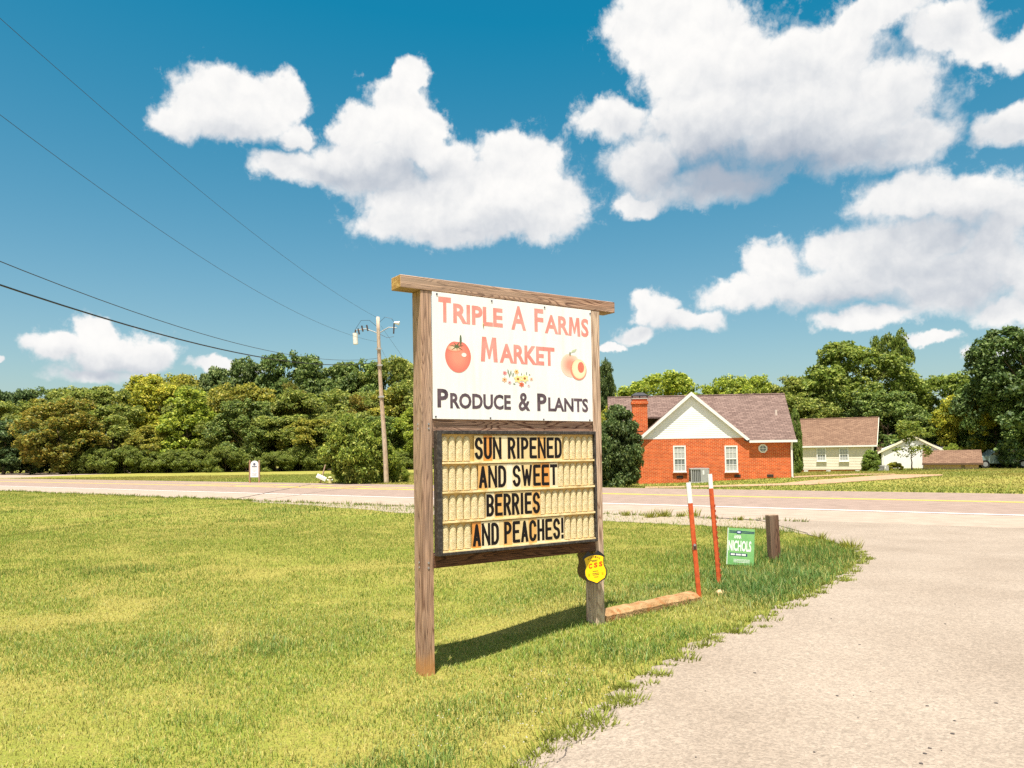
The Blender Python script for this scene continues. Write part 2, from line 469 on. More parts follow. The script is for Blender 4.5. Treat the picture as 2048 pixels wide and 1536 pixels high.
def tag(o, label=None, cat=None, group=None, kind=None):
    if label: o['label'] = label
    if cat: o['category'] = cat
    if group: o['group'] = group
    if kind: o['kind'] = kind
    return o


def empty(name, loc=(0, 0, 0), rz=0, label=None, cat=None, group=None):
    o = bpy.data.objects.new(name, None); COL.objects.link(o)
    o.location = loc; o.rotation_euler = (0, 0, rz); o.empty_display_size = .2
    return tag(o, label, cat, group)


def np_mesh(name, verts, faces_flat, nper, mats, cols=None):
    me = bpy.data.meshes.new(name)
    nv = len(verts); nf = len(faces_flat) // nper
    me.vertices.add(nv); me.vertices.foreach_set('co', np.asarray(verts, np.float32).ravel())
    me.loops.add(len(faces_flat)); me.loops.foreach_set('vertex_index', np.asarray(faces_flat, np.int32))
    me.polygons.add(nf); me.polygons.foreach_set('loop_start', np.arange(nf, dtype=np.int32) * nper)
    for m in (mats if isinstance(mats, (list, tuple)) else [mats]): me.materials.append(m)
    if cols is not None:
        a = me.attributes.new('Col', 'FLOAT_COLOR', 'POINT')
        c4 = np.ones((nv, 4), np.float32); c4[:, :3] = cols
        a.data.foreach_set('color', c4.ravel())
    me.update(calc_edges=True)
    return me


def glyphs(text, offset, extrude=.004):
    """text -> list of (verts, faces), one per connected glyph, all scaled together into the unit box"""
    c = bpy.data.curves.new('t', 'FONT'); c.body = text; c.offset = offset; c.resolution_u = 3
    o = bpy.data.objects.new('t', c); me = bpy.data.meshes.new_from_object(o)
    vv = np.array([v.co[:] for v in me.vertices]); ff = [list(p.vertices) for p in me.polygons]
    bpy.data.objects.remove(o); bpy.data.curves.remove(c); bpy.data.meshes.remove(me)
    lo, hi = vv.min(0), vv.max(0); vv = (vv - lo) / np.maximum(hi - lo, 1e-9)
    par = list(range(len(vv)))
    def find(i):
        while par[i] != i: par[i] = par[par[i]]; i = par[i]
        return i
    for f in ff:
        for i in f[1:]: par[find(f[0])] = find(i)
    isl = {}
    for f in ff: isl.setdefault(find(f[0]), []).append(f)
    res = []
    for k in isl:
        ids = sorted({i for f in isl[k] for i in f}); mp = {i: n for n, i in enumerate(ids)}
        res.append((vv[ids][:, :2], [[mp[i] for i in f] for f in isl[k]]))
    res.sort(key=lambda r: r[0][:, 0].mean())
    return res


def slab_text(mb, vs2, fs, x0, x1, z0, z1, y, t, mi=0):
    """flat glyph on the xz plane, t thick towards -y"""
    v = [(x0 + a * (x1 - x0), y, z0 + b * (z1 - z0)) for a, b in vs2]
    mb.add([(a, y - t, c) for a, _, c in v], fs, mi)
    n = len(v)
    # side walls
    ed = {}
    for f in fs:
        for i in range(len(f)):
            e = (f[i], f[(i + 1) % len(f)])
            if (e[1], e[0]) in ed: ed.pop((e[1], e[0]))
            else: ed[e] = 1
    o = len(mb.v)
    mb.v += v
    for (a, b) in ed: mb.f.append([o - n + a, o - n + b, o + b, o + a]); mb.m.append(mi)


M = {}
# ------------------------------------------------------------------ ground, road, driveway
def lawn_mat(name, c_dry, c_mid, c_deep, soil):
    m, nt, b = new_mat(name)
    N, L = nt.nodes.new, nt.links.new
    tc = N('ShaderNodeTexCoord')
    n1 = N('ShaderNodeTexNoise'); n1.inputs['Scale'].default_value = .35; n1.inputs['Detail'].default_value = 5; L(tc.outputs['Object'], n1.inputs['Vector'])
    n2 = N('ShaderNodeTexNoise'); n2.inputs['Scale'].default_value = 9; n2.inputs['Detail'].default_value = 8; n2.inputs['Roughness'].default_value = .75; L(tc.outputs['Object'], n2.inputs['Vector'])
    n3 = N('ShaderNodeTexNoise'); n3.inputs['Scale'].default_value = 70; n3.inputs['Detail'].default_value = 3; L(tc.outputs['Object'], n3.inputs['Vector'])
    ad = N('ShaderNodeMath'); ad.operation = 'MULTIPLY_ADD'; L(n2.outputs['Fac'], ad.inputs[0]); ad.inputs[1].default_value = .8; L(n1.outputs['Fac'], ad.inputs[2])
    r = N('ShaderNodeValToRGB'); e = r.color_ramp.elements
    e[0].position = .62; e[0].color = c_deep; e[1].position = 1.12 / 1.2; e[1].color = c_dry; x = e.new(.80); x.color = c_mid
    L(ad.outputs[0], r.inputs[0])
    r3 = N('ShaderNodeValToRGB'); r3.color_ramp.elements[0].position = .28; r3.color_ramp.elements[1].position = .5
    L(n3.outputs['Fac'], r3.inputs[0])
    mx = N('ShaderNodeMix'); mx.data_type = 'RGBA'; L(r3.outputs[0], mx.inputs[0]); mx.inputs[6].default_value = soil; L(r.outputs[0], mx.inputs[7])
    L(mx.outputs[2], b.inputs['Base Color']); b.inputs['Roughness'].default_value = .9; b.inputs['Specular IOR Level'].default_value = .1
    bp = N('ShaderNodeBump'); bp.inputs['Strength'].default_value = .6; bp.inputs['Distance'].default_value = .05; L(n2.outputs['Fac'], bp.inputs['Height']); L(bp.outputs[0], b.inputs['Normal'])
    return m


M['lawn'] = lawn_mat('lawn_ground', (.26, .23, .055, 1), (.21, .22, .038, 1), (.16, .185, .030, 1), (.095, .088, .026, 1))


def build_ground():
    def axis(fine0, fine1, step, far):
        a = list(np.arange(fine0, fine1 + 1e-6, step)); s = step; x = fine1
        while x < far: s *= 1.5; x += s; a.append(x)
        s = step; x = fine0; b = []
        while x > -far: s *= 1.5; x -= s; b.append(x)
        return np.array(b[::-1] + a)
    xs = axis(-9, 25, .33, 4200); ys = axis(-3, 62, .33, 4200)
    X, Y = np.meshgrid(xs, ys)
    V = np.stack([X, Y, T(X, Y)], -1).reshape(-1, 3)
    nx, ny = len(xs), len(ys)
    i = (np.arange(ny - 1)[:, None] * nx + np.arange(nx - 1)[None]).ravel()
    Fq = np.stack([i, i + 1, i + nx + 1, i + nx], -1).ravel()
    o = link('ground', np_mesh('ground', V, Fq, 4, M['lawn']), smooth=True)
    tag(o, 'mown green and yellow lawn ground across the whole place', kind='structure')


build_ground()

NEAR_EDGE = [(-400, 972), (0, 983), (244, 991), (500, 1000), (823, 1016), (1197, 1027), (1473, 1038.5), (1649, 1047), (1780, 1050.5), (2048, 1058), (2600, 1076)]
WHITE = [(-400, 962), (0, 972), (500, 986.4), (823, 997), (1197, 1008.6), (1780, 1023), (2048, 1030), (2600, 1045)]
YEL = [(-400, 957.5), (0, 964.4), (500, 973.5), (823, 980.8), (1197, 988.5), (1780, 999), (2048, 1003.5), (2600, 1013)]
FAR_EDGE = [(-400, 951.5), (0, 957), (500, 966), (823, 970), (1197, 977), (1780, 983.7), (2048, 986), (2600, 992)]
DRIVE_EDGE = [(990, 1590), (1038, 1533), (1110, 1480), (1153, 1451), (1232, 1387), (1307, 1344), (1404, 1282), (1486, 1254), (1563, 1213), (1634, 1182), (1690, 1148), (1716, 1122), (1706, 1103), (1668, 1086), (1613, 1068)]


def fitline(pts, deg=1):
    """a straight run on the ground through image-measured points: returns f(x)->y"""
    g = g2(pts); xs = np.array([p[0] for p in g]); ys = np.array([p[1] for p in g])
    c = np.polyfit(xs, ys, deg)
    return lambda x: np.polyval(c, x)


fN, fW, fY, fF = [fitline(p[1:-1]) for p in (NEAR_EDGE, WHITE, YEL, FAR_EDGE)]
# painted lines and edges of one road share its direction
sl = (fW(10) - fW(-30)) / 40.0
XS = np.linspace(-260, 150, 206)
cW = fW(-5) + 5 * sl
wid = lambda f: float(f(-5) - fW(-5))
near_w = wid(fN)
road_y = lambda x, off: sl * x + cW + off
M['asphalt'] = mat_noise('road_asphalt', (.205, .150, .122), (.262, .194, .160), scale=2.2, detail=8, rough=.9, bump=.25, bscale=90, c3=(.145, .115, .10), s3=110, f3=.45, spec=.2)
M['shoulder'] = mat_noise('road_shoulder', (.265, .206, .162), (.325, .258, .206), scale=2.0, detail=8, rough=.95, bump=.25, bscale=90, c3=(.19, .155, .125), s3=120, f3=.45, spec=.2)


def chip_seal(name, lo, hi, grain):
    """old chip-seal: every stone its own tone, worn pale wheel tracks, faint stains"""
    m, nt, b = new_mat(name); N, L = nt.nodes.new, nt.links.new
    tc = N('ShaderNodeTexCoord')
    n1 = N('ShaderNodeTexNoise'); n1.inputs['Scale'].default_value = .7; n1.inputs['Detail'].default_value = 9; n1.inputs['Roughness'].default_value = .6; L(tc.outputs['Object'], n1.inputs['Vector'])
    r = N('ShaderNodeValToRGB'); r.color_ramp.elements[0].position = .30; r.color_ramp.elements[0].color = lo; r.color_ramp.elements[1].position = .66; r.color_ramp.elements[1].color = hi
    L(n1.outputs['Fac'], r.inputs[0])
    out = r.outputs[0]
    for sc_, a_, b_ in grain:
        v = N('ShaderNodeTexVoronoi'); v.inputs['Scale'].default_value = sc_; L(tc.outputs['Object'], v.inputs['Vector'])
        sp = N('ShaderNodeSeparateColor'); L(v.outputs['Color'], sp.inputs[0])
        mr = N('ShaderNodeMapRange'); mr.inputs[3].default_value = a_; mr.inputs[4].default_value = b_; L(sp.outputs[0], mr.inputs[0])
        vm = N('ShaderNodeVectorMath'); vm.operation = 'SCALE'; L(out, vm.inputs[0]); L(mr.outputs[0], vm.inputs['Scale']); out = vm.outputs[0]
    # dark pits where stones have gone
    n3 = N('ShaderNodeTexNoise'); n3.inputs['Scale'].default_value = 48; n3.inputs['Detail'].default_value = 3; L(tc.outputs['Object'], n3.inputs['Vector'])
    r3 = N('ShaderNodeValToRGB'); r3.color_ramp.elements[0].position = .66; r3.color_ramp.elements[1].position = .76; r3.color_ramp.elements[1].color = (.7, .7, .7, 1); L(n3.outputs['Fac'], r3.inputs[0])
    mx = N('ShaderNodeMix'); mx.data_type = 'RGBA'; L(r3.outputs[0], mx.inputs[0]); L(out, mx.inputs[6]); mx.inputs[7].default_value = (.13, .105, .085, 1)
    L(mx.outputs[2], b.inputs['Base Color']); b.inputs['Roughness'].default_value = .95; b.inputs['Specular IOR Level'].default_value = .12
    bp = N('ShaderNodeBump'); bp.inputs['Strength'].default_value = .8; bp.inputs['Distance'].default_value = .012
    nb = N('ShaderNodeTexNoise'); nb.inputs['Scale'].default_value = 75; nb.inputs['Detail'].default_value = 5; L(tc.outputs['Object'], nb.inputs['Vector']); L(nb.outputs['Fac'], bp.inputs['Height']); L(bp.outputs[0], b.inputs['Normal'])
    return m


M['drive'] = chip_seal('driveway_chip_seal', (.215, .174, .138, 1), (.272, .225, .182, 1), ((80, .80, 1.19), (33, .93, 1.07)))
M['gravel'] = mat_noise('gravel', (.25, .20, .145), (.37, .31, .24), scale=45, detail=8, rough=.95, bump=1.0, bscale=60, c3=(.20, .165, .12), s3=25, f3=.7, spec=.1)
M['white_paint'] = mat_noise('road_white_paint', (.60, .585, .56), (.72, .70, .68), scale=9, detail=8, rough=.7, c3=(.50, .42, .37), s3=30, f3=.5)
M['yellow_paint'] = mat_noise('road_yellow_paint', (.58, .39, .05), (.68, .48, .08), scale=5, detail=8, rough=.7, c3=(.50, .36, .20), s3=24, f3=.5)
M['tar'] = plain('tar', (.06, .05, .047), .8)


def strip(name, lo, hi, z, mat, parent=None, xs=XS):
    v = []
    for x in xs: v += [(x, lo(x), z), (x, hi(x), z)]
    f = [(2 * i, 2 * i + 2, 2 * i + 3, 2 * i + 1) for i in range(len(xs) - 1)]
    return MB().add(v, f).build(name, mat, parent)


ry = lambda off: (lambda x: road_y(x, off))
near_off = min(-2.2, near_w)
far_off = wid(fF); yel_off = wid(fY)
wob = lambda x: road_y(x, near_off) + .10 * np.sin(x * .9) + .06 * np.sin(x * 2.3 + 1)
road = strip('road', ry(-.30), ry(far_off), .010, M['asphalt'])
tag(road, 'pale worn asphalt road crossing behind the farm sign', kind='structure')
sh = strip('road_shoulder', wob, ry(-.302), .008, M['shoulder'], xs=np.linspace(-260, 150, 700))
tag(sh, 'paler paved shoulder along the near side of the road', kind='structure')
strip('edge_line', ry(-.11), ry(.11), .0145, M['white_paint'], road)
strip('center_line', ry(yel_off - .11), ry(yel_off + .11), .0145, M['yellow_paint'], road)
strip('center_line', ry(yel_off + .26), ry(yel_off + .46), .0145, M['yellow_paint'], road)
xl = np.linspace(-260, 4, 120)
far_yel = yel_off + 3.0
taper = lambda k: (lambda x: road_y(x, yel_off + .34 + (far_yel - yel_off) * float(sstep(6, -9, x) if False else 1 - sstep(-16, 6, x)) + k))
strip('center_line', taper(.0 + .25), taper(.39), .0145, M['yellow_paint'], road, xs=np.linspace(-120, 5, 90))
rd = Vector((1, sl, 0)).normalized(); rn = Vector((-rd.y, rd.x, 0))
for u, v in ((614, 976.5), (690, 978.5), (775, 980.3), (540, 974.6), (455, 972.6), (360, 971)):
    g = gp(u, v); x0 = g.x
    top = taper(.25)
    y0 = road_y(x0, yel_off + .34); x1 = x0 + 3.0
    y1 = top(x1)
    if y1 - road_y(x1, yel_off + .34) < .4: continue
    MB().add([(x0, y0, .0145), (x0 + .45, road_y(x0 + .45, yel_off + .34), .0145), (x1 + .45, top(x1 + .45), .0145), (x1, y1, .0145)], [(0, 1, 2, 3)]).build('hatch_marking', M['yellow_paint'], road)
# tar seam across the carriageway
a, b = gp(470, 998.5), gp(622, 968.7)
def seam(a, b, w, name, parent, z=.0135, mat=None, jit=.04, n=24):
    v = []; d = (b - a); nn = Vector((-d.y, d.x, 0)).normalized()
    for i in range(n + 1):
        p = a + d * i / n + nn * random.uniform(-jit, jit); ww = w * random.uniform(.5, 1.2)
        v += [(p.x - nn.x * ww, p.y - nn.y * ww, Tf(p.x, p.y) + z), (p.x + nn.x * ww, p.y + nn.y * ww, Tf(p.x, p.y) + z)]
    return MB().add(v, [(2 * i, 2 * i + 2, 2 * i + 3, 2 * i + 1) for i in range(n)]).build(name, mat or M['tar'], parent)
seam(a, b, .05, 'tar_seam', road, z=.016)
# broken dark edge of the asphalt where the drive meets it
g = [gp(u, v) for u, v in ((1391, 1034), (1473, 1038.7), (1561, 1044.5), (1649, 1047))]
for p, q in zip(g[:-1], g[1:]): seam(p, q, .05, 'broken_edge', sh, z=.014, jit=.05, n=16)
seam(gp(1660, 1047.5), gp(2048, 1058), .02, 'edge_joint', sh, z=.014, jit=.02, n=30)

# driveway sheet
DE = g2(DRIVE_EDGE)


def smooth_poly(pts, n=10):
    out = []
    P = [np.array(p) for p in pts]
    P = [2 * P[0] - P[1]] + P + [2 * P[-1] - P[-2]]
    for i in range(1, len(P) - 2):
        for k in range(n):
            t = k / n
            a, b, c, d = P[i - 1], P[i], P[i + 1], P[i + 2]
            out.append(tuple(.5 * ((2 * b) + (c - a) * t + (2 * a - 5 * b + 4 * c - d) * t * t + (3 * b - a - 3 * c + d) * t ** 3)))
    out.append(tuple(P[-2])); return out


DE_S = smooth_poly(DE, 12)
DE_S = [(x + .025 * math.sin(i * .9) + random.uniform(-.025, .025), y + random.uniform(-.03, .03)) for i, (x, y) in enumerate(DE_S)]
drive_end = DE_S[-1]
DRIVE_POLY = [(2.2, -6), (DE_S[0][0] - .6, -1)] + DE_S + [(drive_end[0] + .02, road_y(drive_end[0], near_off) + .2)]
DRIVE_POLY += [(x, road_y(x, near_off) + .25) for x in np.linspace(drive_end[0] + .5, 19, 10)] + [(20, -6)]


def build_drive():
    bm = bmesh.new()
    vs_ = [bm.verts.new((x, y, 0)) for x, y in DRIVE_POLY]
    f = bm.faces.new(vs_)
    bmesh.ops.triangulate(bm, faces=[f])
    # slice into small cells so that the sheet follows the ground
    for ax, lo, hi in ((0, -2, 20), (1, -6, 20)):
        for k in np.arange(lo, hi, .33):
            co = [0, 0, 0]; co[ax] = k + .011; no = [0, 0, 0]; no[ax] = 1
            bmesh.ops.bisect_plane(bm, geom=bm.verts[:] + bm.edges[:] + bm.faces[:], plane_co=co, plane_no=no)
    for v in bm.verts: v.co.z = Tf(v.co.x, v.co.y) + .0125 + .004
    bmesh.ops.recalc_face_normals(bm, faces=bm.faces)
    me = bpy.data.meshes.new('driveway'); bm.to_mesh(me); bm.free(); me.materials.append(M['drive'])
    if me.polygons[0].normal.z < 0: me.flip_normals()
    o = link('driveway', me, smooth=True)
    return tag(o, 'pale chip-sealed driveway curving in from the road at right', kind='structure')


driveway = build_drive()
for pts in ([(1118, 1533), (1138, 1500), (1178, 1480), (1210, 1455), (1225, 1430), (1235, 1420)], [(1080, 1536), (1110, 1528)]):
    g = [gp(u, v) for u, v in pts]
    for p, q in zip(g[:-1], g[1:]): seam(p, q, .0026, 'crack', driveway, z=.0195, jit=.012, n=14)
for k in range(34):
    u = random.uniform(1300, 2040); v = random.uniform(1150, 1536)
    p = gp(u, v)
    if not inpoly(np.array([p.x]), np.array([p.y]), DRIVE_POLY)[0]: continue
    if dist_line(np.array([p.x]), np.array([p.y]), DE_S)[0] < .4: continue
    r = random.uniform(.004, .010)
    MB().add([(p.x + r * random.uniform(.6, 1.6) * math.cos(t), p.y + r * random.uniform(.6, 1.3) * math.sin(t), Tf(p.x, p.y) + .0195) for t in np.arange(0, 6.28, .9)], [tuple(range(7))]).build('dark_speck', M['tar'], driveway)

# gravel between lawn and road
GRAV_IN = [(500, 1004), (600, 1010), (700, 1017), (823, 1027), (1000, 1034), (1197, 1042), (1330, 1048), (1450, 1054), (1560, 1062), (1640, 1073)]
gi_ = smooth_poly(g2(GRAV_IN), 8)
gi_ = [(x, y + random.uniform(-.12, .12)) for x, y in gi_]
v = []
for x, y in gi_:
    yt = float(wob(x)) + .05
    y = min(y, yt - .15)
    v += [(x, y, Tf(x, y) + .0045), (x, yt, .0055)]
gr = MB().add(v, [(2 * i, 2 * i + 2, 2 * i + 3, 2 * i + 1) for i in range(len(gi_) - 1)]).build('gravel_shoulder', M['gravel'])
tag(gr, 'loose pale gravel strip between the lawn and the road', kind='structure')
GRAVEL_POLY = [(x, y) for x, y in gi_] + [(x, float(wob(x)) + .5) for x, y in gi_[::-1]]


def pix_sheet(name, pts, z, mat, label):
    g = g2(pts); bm = bmesh.new()
    f = bm.faces.new([bm.verts.new((x, y, 0)) for x, y in g]); bmesh.ops.triangulate(bm, faces=[f])
    for ax, lo, hi in ((0, -30, 40), (1, 25, 70)):
        for k in np.arange(lo, hi, .66):
            co = [0, 0, 0]; co[ax] = k + .013; no = [0, 0, 0]; no[ax] = 1
            bmesh.ops.bisect_plane(bm, geom=bm.verts[:] + bm.edges[:] + bm.faces[:], plane_co=co, plane_no=no)
    for v in bm.verts: v.co.z = Tf(v.co.x, v.co.y) + z
    bmesh.ops.recalc_face_normals(bm, faces=bm.faces)
    me = bpy.data.meshes.new(name); bm.to_mesh(me); bm.free(); me.materials.append(mat)
    if me.polygons[0].normal.z < 0: me.flip_normals()
    return tag(link(name, me), label, kind='structure'), g


M['red_gravel'] = mat_noise('red_gravel', (.28, .16, .09), (.38, .25, .155), scale=6, detail=8, rough=.95, bump=.5, bscale=50)
hd, HD_POLY = pix_sheet('house_drive', [(1290, 977), (1473, 973.5), (1620, 970), (1740, 965), (1810, 958), (1885, 951.5), (1885, 949.5), (1790, 949.5), (1735, 953), (1680, 957.5), (1620, 963), (1560, 967.5), (1440, 971), (1290, 974)], .02, M['red_gravel'], 'reddish gravel drive running past the brick house')
hp, HP_POLY = pix_sheet('house_path', [(1586, 955.8), (1650, 953), (1721, 950), (1790, 949.4), (1790, 948.2), (1715, 948), (1650, 950.5), (1586, 953.6)], .02, M['red_gravel'], 'thin pale path running along the front of the beige house')
# side street on the left
ss = MB().add([tuple(gp(*p)[:2]) + (.009,) for p in ((-300, 962), (0, 956), (40, 955.5), (160, 950), (330, 944.5), (520, 941), (830, 937.5), (830, 936), (520, 938), (250, 942), (0, 946.5), (-300, 950))], [tuple(range(12))]).build('side_street', M['shoulder'])
tag(ss, 'side street running in front of the wooded bank', kind='structure')

# ------------------------------------------------------------------ the farm sign
SA = math.radians(56.0)
SE = Vector((math.sin(SA), math.cos(SA), 0)); SN = Vector((-SE.y, SE.x, 0))
SO = Vector((-.5885, 5.7, 0))


def sl_xy(u, v, y=0.0):
    """pixel -> (x, z) on the sign plane set back by y"""
    d = pixdir(u, v); o = Vector((0, 0, CAM_H))
    p0 = SO + SN * y
    t = (p0 - o).dot(SN) / d.dot(SN)
    p = o + d * t
    return (p - SO).dot(SE), p.z


WD, DK, GY = srgb(190, 154, 130), srgb(116, 80, 62), srgb(188, 168, 150)
M['wood_z'] = wood('weathered_post_wood', 'z', WD, DK, GY, ring=24, stain=.10)
M['wood_z2'] = wood('weathered_post_wood_pale', 'z', srgb(222, 194, 168), srgb(160, 124, 100), srgb(222, 204, 184), ring=22, seed=3.1)
M['wood_x'] = wood('weathered_beam_wood', 'x', WD, srgb(92, 52, 38), GY, ring=40, seed=1.3)
M['wood_dark'] = wood('dark_beam_wood', 'x', srgb(120, 84, 62), srgb(58, 36, 26), srgb(110, 98, 88), ring=30, seed=5.0)  # darker browns than the other beams, used on the lower rail
M['end_grain'] = mat_noise('end_grain', srgb(150, 110, 60), srgb(196, 160, 96), scale=30, rough=.9, bump=.3)
M['panel'] = mat_noise('sign_panel_white', (.84, .82, .79), (.90, .885, .86), scale=3, rough=.35, spec=.4, stretch=(5, 1, .5), c3=(.66, .62, .54), s3=3.2, f3=.30)
M['red_print'] = mat_noise('faded_red_print', srgb(232, 132, 120), srgb(242, 160, 150), scale=7, rough=.5)
M['dark_print'] = mat_noise('faded_dark_print', srgb(70, 58, 66), srgb(108, 90, 98), scale=14, rough=.5)
M['steel'] = plain('galvanised_steel', (.42, .42, .43), .45, .5, metallic=.7)
M['screw'] = plain('dark_screw', (.10, .10, .13), .5)
M['frame'] = mat_noise('cabinet_frame_bronze', (.020, .016, .015), (.055, .045, .040), scale=18, rough=.45, c3=(.16, .14, .12), s3=45, f3=.5, spec=.4)

sign = empty('farm_sign', SO, math.atan2(SE.y, SE.x), 'tall timber roadside farm sign with white panel over yellow letter board', 'sign')
Z_PT, Z_PB = sl_xy(865, 582)[1], sl_xy(865, 838.6)[1]
PW_ = sl_xy(1184, 735)[0]
POST_W, POST_D = .089, .14


def knotty(mb_name, w, d, z0, z1, mat, parent, x, seed):
    """a post with slightly wandering edges"""
    r = random.Random(seed); n = 22; v = []; f = []
    for i in range(n + 1):
        z = z0 + (z1 - z0) * i / n
        ox = .002 * math.sin(i * .7 + seed) + r.uniform(-.0008, .0008); oy = .002 * math.cos(i * .5 + seed)
        for a, b in ((0, 0), (w, 0), (w, d), (0, d)): v.append((a + ox, b + oy, z))
    for i in range(n):
        for k in range(4): f.append((4 * i + k, 4 * i + (k + 1) % 4, 4 * i + 4 + (k + 1) % 4, 4 * i + 4 + k))
    f += [(3, 2, 1, 0), (4 * n, 4 * n + 1, 4 * n + 2, 4 * n + 3)]
    return MB().add(v, f).build(mb_name, mat, parent, bevel=.004, loc=(x, 0, 0))


post_l = knotty('post', POST_W, POST_D, -.25, Z_PT - .002, M['wood_z'], sign, -POST_W, 1)
post_r = knotty('post', POST_W, POST_D, -.10, Z_PT - .002, M['wood_z2'], sign, PW_ + .003, 4)
post_r['label'] = 'paler weathered right post carrying the yellow shields'
bl, br = sl_xy(800, 560)[0], sl_xy(1229, 620)[0]
beam = MB().box(0, br - bl, -.004, .15, 0, .095).build('top_beam', M['wood_x'], sign, bevel=.005, loc=(bl, 0, Z_PT))
beam.data.materials.append(M['end_grain'])
for p in beam.data.polygons:
    if abs(p.normal.x) > .9: p.material_index = 1
ZC1 = sl_xy(865, 861, 0)[1]; ZC0 = sl_xy(867, 1113, -.03)[1]
MB().box(0, PW_ - .003, 0, .04, ZC1 - .13, Z_PB + .03).build('middle_rail', M['wood_x'], sign, bevel=.003, loc=(.0015, .0095, 0))
zl = sl_xy(872, 1136.6, .0)[1]
MB().box(0, PW_ + .0, 0, .09, zl, ZC0 + .012).build('lower_rail', M['wood_dark'], sign, bevel=.004, loc=(.0015, .0, 0))

# white panel
panel = MB().box(.004, PW_ - .004, -.004, .008, Z_PB + .003, Z_PT - .004).build('white_panel', M['panel'], sign, bevel=.0015)
PY = -.0045


M_SHAPE = [(0, 0), (.24, 0), (.30, .60), (.45, .12), (.55, .12), (.70, .60), (.76, 0), (1, 0), (.92, 1), (.68, 1), (.5, .44), (.32, 1), (.08, 1)]
M_FACES = [[0, 1, 2, 12], [2, 11, 12], [2, 3, 10, 11], [3, 4, 10], [4, 5, 9, 10], [5, 8, 9], [5, 6, 7, 8]]


def piece(text, cx0, cx1, ctop, cbot, mat, off, name='letter'):
    c = (cx0 + cx1) / 2
    px = lambda cx, cy: (760 + .24414 * cx, 520 + .24414 * cy)
    x0 = sl_xy(*px(cx0, (ctop + cbot) / 2), PY)[0]; x1 = sl_xy(*px(cx1, (ctop + cbot) / 2), PY)[0]
    z1 = sl_xy(*px(c, ctop), PY)[1]; z0 = sl_xy(*px(c, cbot), PY)[1]
    for i, (vs2, fs) in enumerate(glyphs(text, off)):
        if text[i] == 'M':
            lo = vs2[:, 0].min(); hi = vs2[:, 0].max(); vs2 = [(lo + a * (hi - lo), b) for a, b in M_SHAPE]; fs = M_FACES
        mb = MB(); slab_text(mb, vs2, fs, x0, x1, z0, z1, PY, .0004)
        mb.build(name, mat, panel)


RP, DP = M['red_print'], M['dark_print']
piece('T', 478, 582, 303, 510, RP, .034)
piece('RIPLE', 600, 1005, 377, 533, RP, .034)
piece('A', 1075, 1195, 378, 573, RP, .026)
piece('F', 1265, 1338, 400, 588, RP, .024)
piece('ARMS', 1350, 1708, 464, 616, RP, .028)
piece('M', 825, 963, 632, 833, RP, .016)
piece('ARKET', 980, 1430, 700, 854, RP, .034)
piece('P', 470, 560, 1055, 1208, DP, .034)
piece('RODUCE', 575, 1072, 1096, 1222, DP, .034)
piece('&', 1135, 1230, 1088, 1237, DP, .022)
piece('P', 1288, 1365, 1094, 1237, DP, .034)
piece('LANTS', 1378, 1705, 1130, 1244, DP, .032)
for cx, cy in ((465, 278), (915, 335), (1348, 388), (1720, 440), (457, 1283), (905, 1295), (1341, 1306), (1718, 1312)):
    x, z = sl_xy(760 + .24414 * cx, 520 + .24414 * cy, PY)
    MB().tube([(x, PY + .002, z), (x, PY - .003, z)], .0075, 10).build('screw', M['screw'], panel)


def fade_mat(name, c_in, c_out, pos=.5, rough=.5):
    """radial print gradient around the decal's own centre (object coordinates in units of its radius)"""
    m, nt, b = new_mat(name); N, L = nt.nodes.new, nt.links.new
    tc = N('ShaderNodeTexCoord'); gr_ = N('ShaderNodeVectorMath'); gr_.operation = 'LENGTH'; L(tc.outputs['Object'], gr_.inputs[0])
    r = N('ShaderNodeValToRGB'); r.color_ramp.elements[0].position = pos; r.color_ramp.elements[0].color = c_in
    r.color_ramp.elements[1].position = 1; r.color_ramp.elements[1].color = c_out
    L(gr_.outputs['Value'], r.inputs[0]); L(r.outputs[0], b.inputs['Base Color']); b.inputs['Roughness'].default_value = rough
    return m


def decal(name, cx, cy, rx, ry, mat, layer, shape=None, rot=0, crop=(760, 520, .24414)):
    """flat print on the panel: unit outline scaled to (rx, ry) crop pixels"""
    a, b, s = crop
    x, z = sl_xy(a + s * cx, b + s * cy, PY)
    dx = (sl_xy(a + s * (cx + rx), b + s * cy, PY)[0] - sl_xy(a + s * (cx - rx), b + s * cy, PY)[0]) / 2
    dz = (sl_xy(a + s * cx, b + s * (cy - ry), PY)[1] - sl_xy(a + s * cx, b + s * (cy + ry), PY)[1]) / 2
    sh_ = shape or [(math.cos(t), math.sin(t)) for t in np.linspace(0, 2 * math.pi, 33)[:-1]]
    c_, s_ = math.cos(rot), math.sin(rot)
    sh_ = [(p * c_ - q * s_, p * s_ + q * c_) for p, q in sh_]
    o = MB().prism(sh_, 0, .6).build(name, mat, panel)
    o.location = (x, PY - .0006 - layer * .0004, z); o.scale = (dx, .0004, dz)
    return o


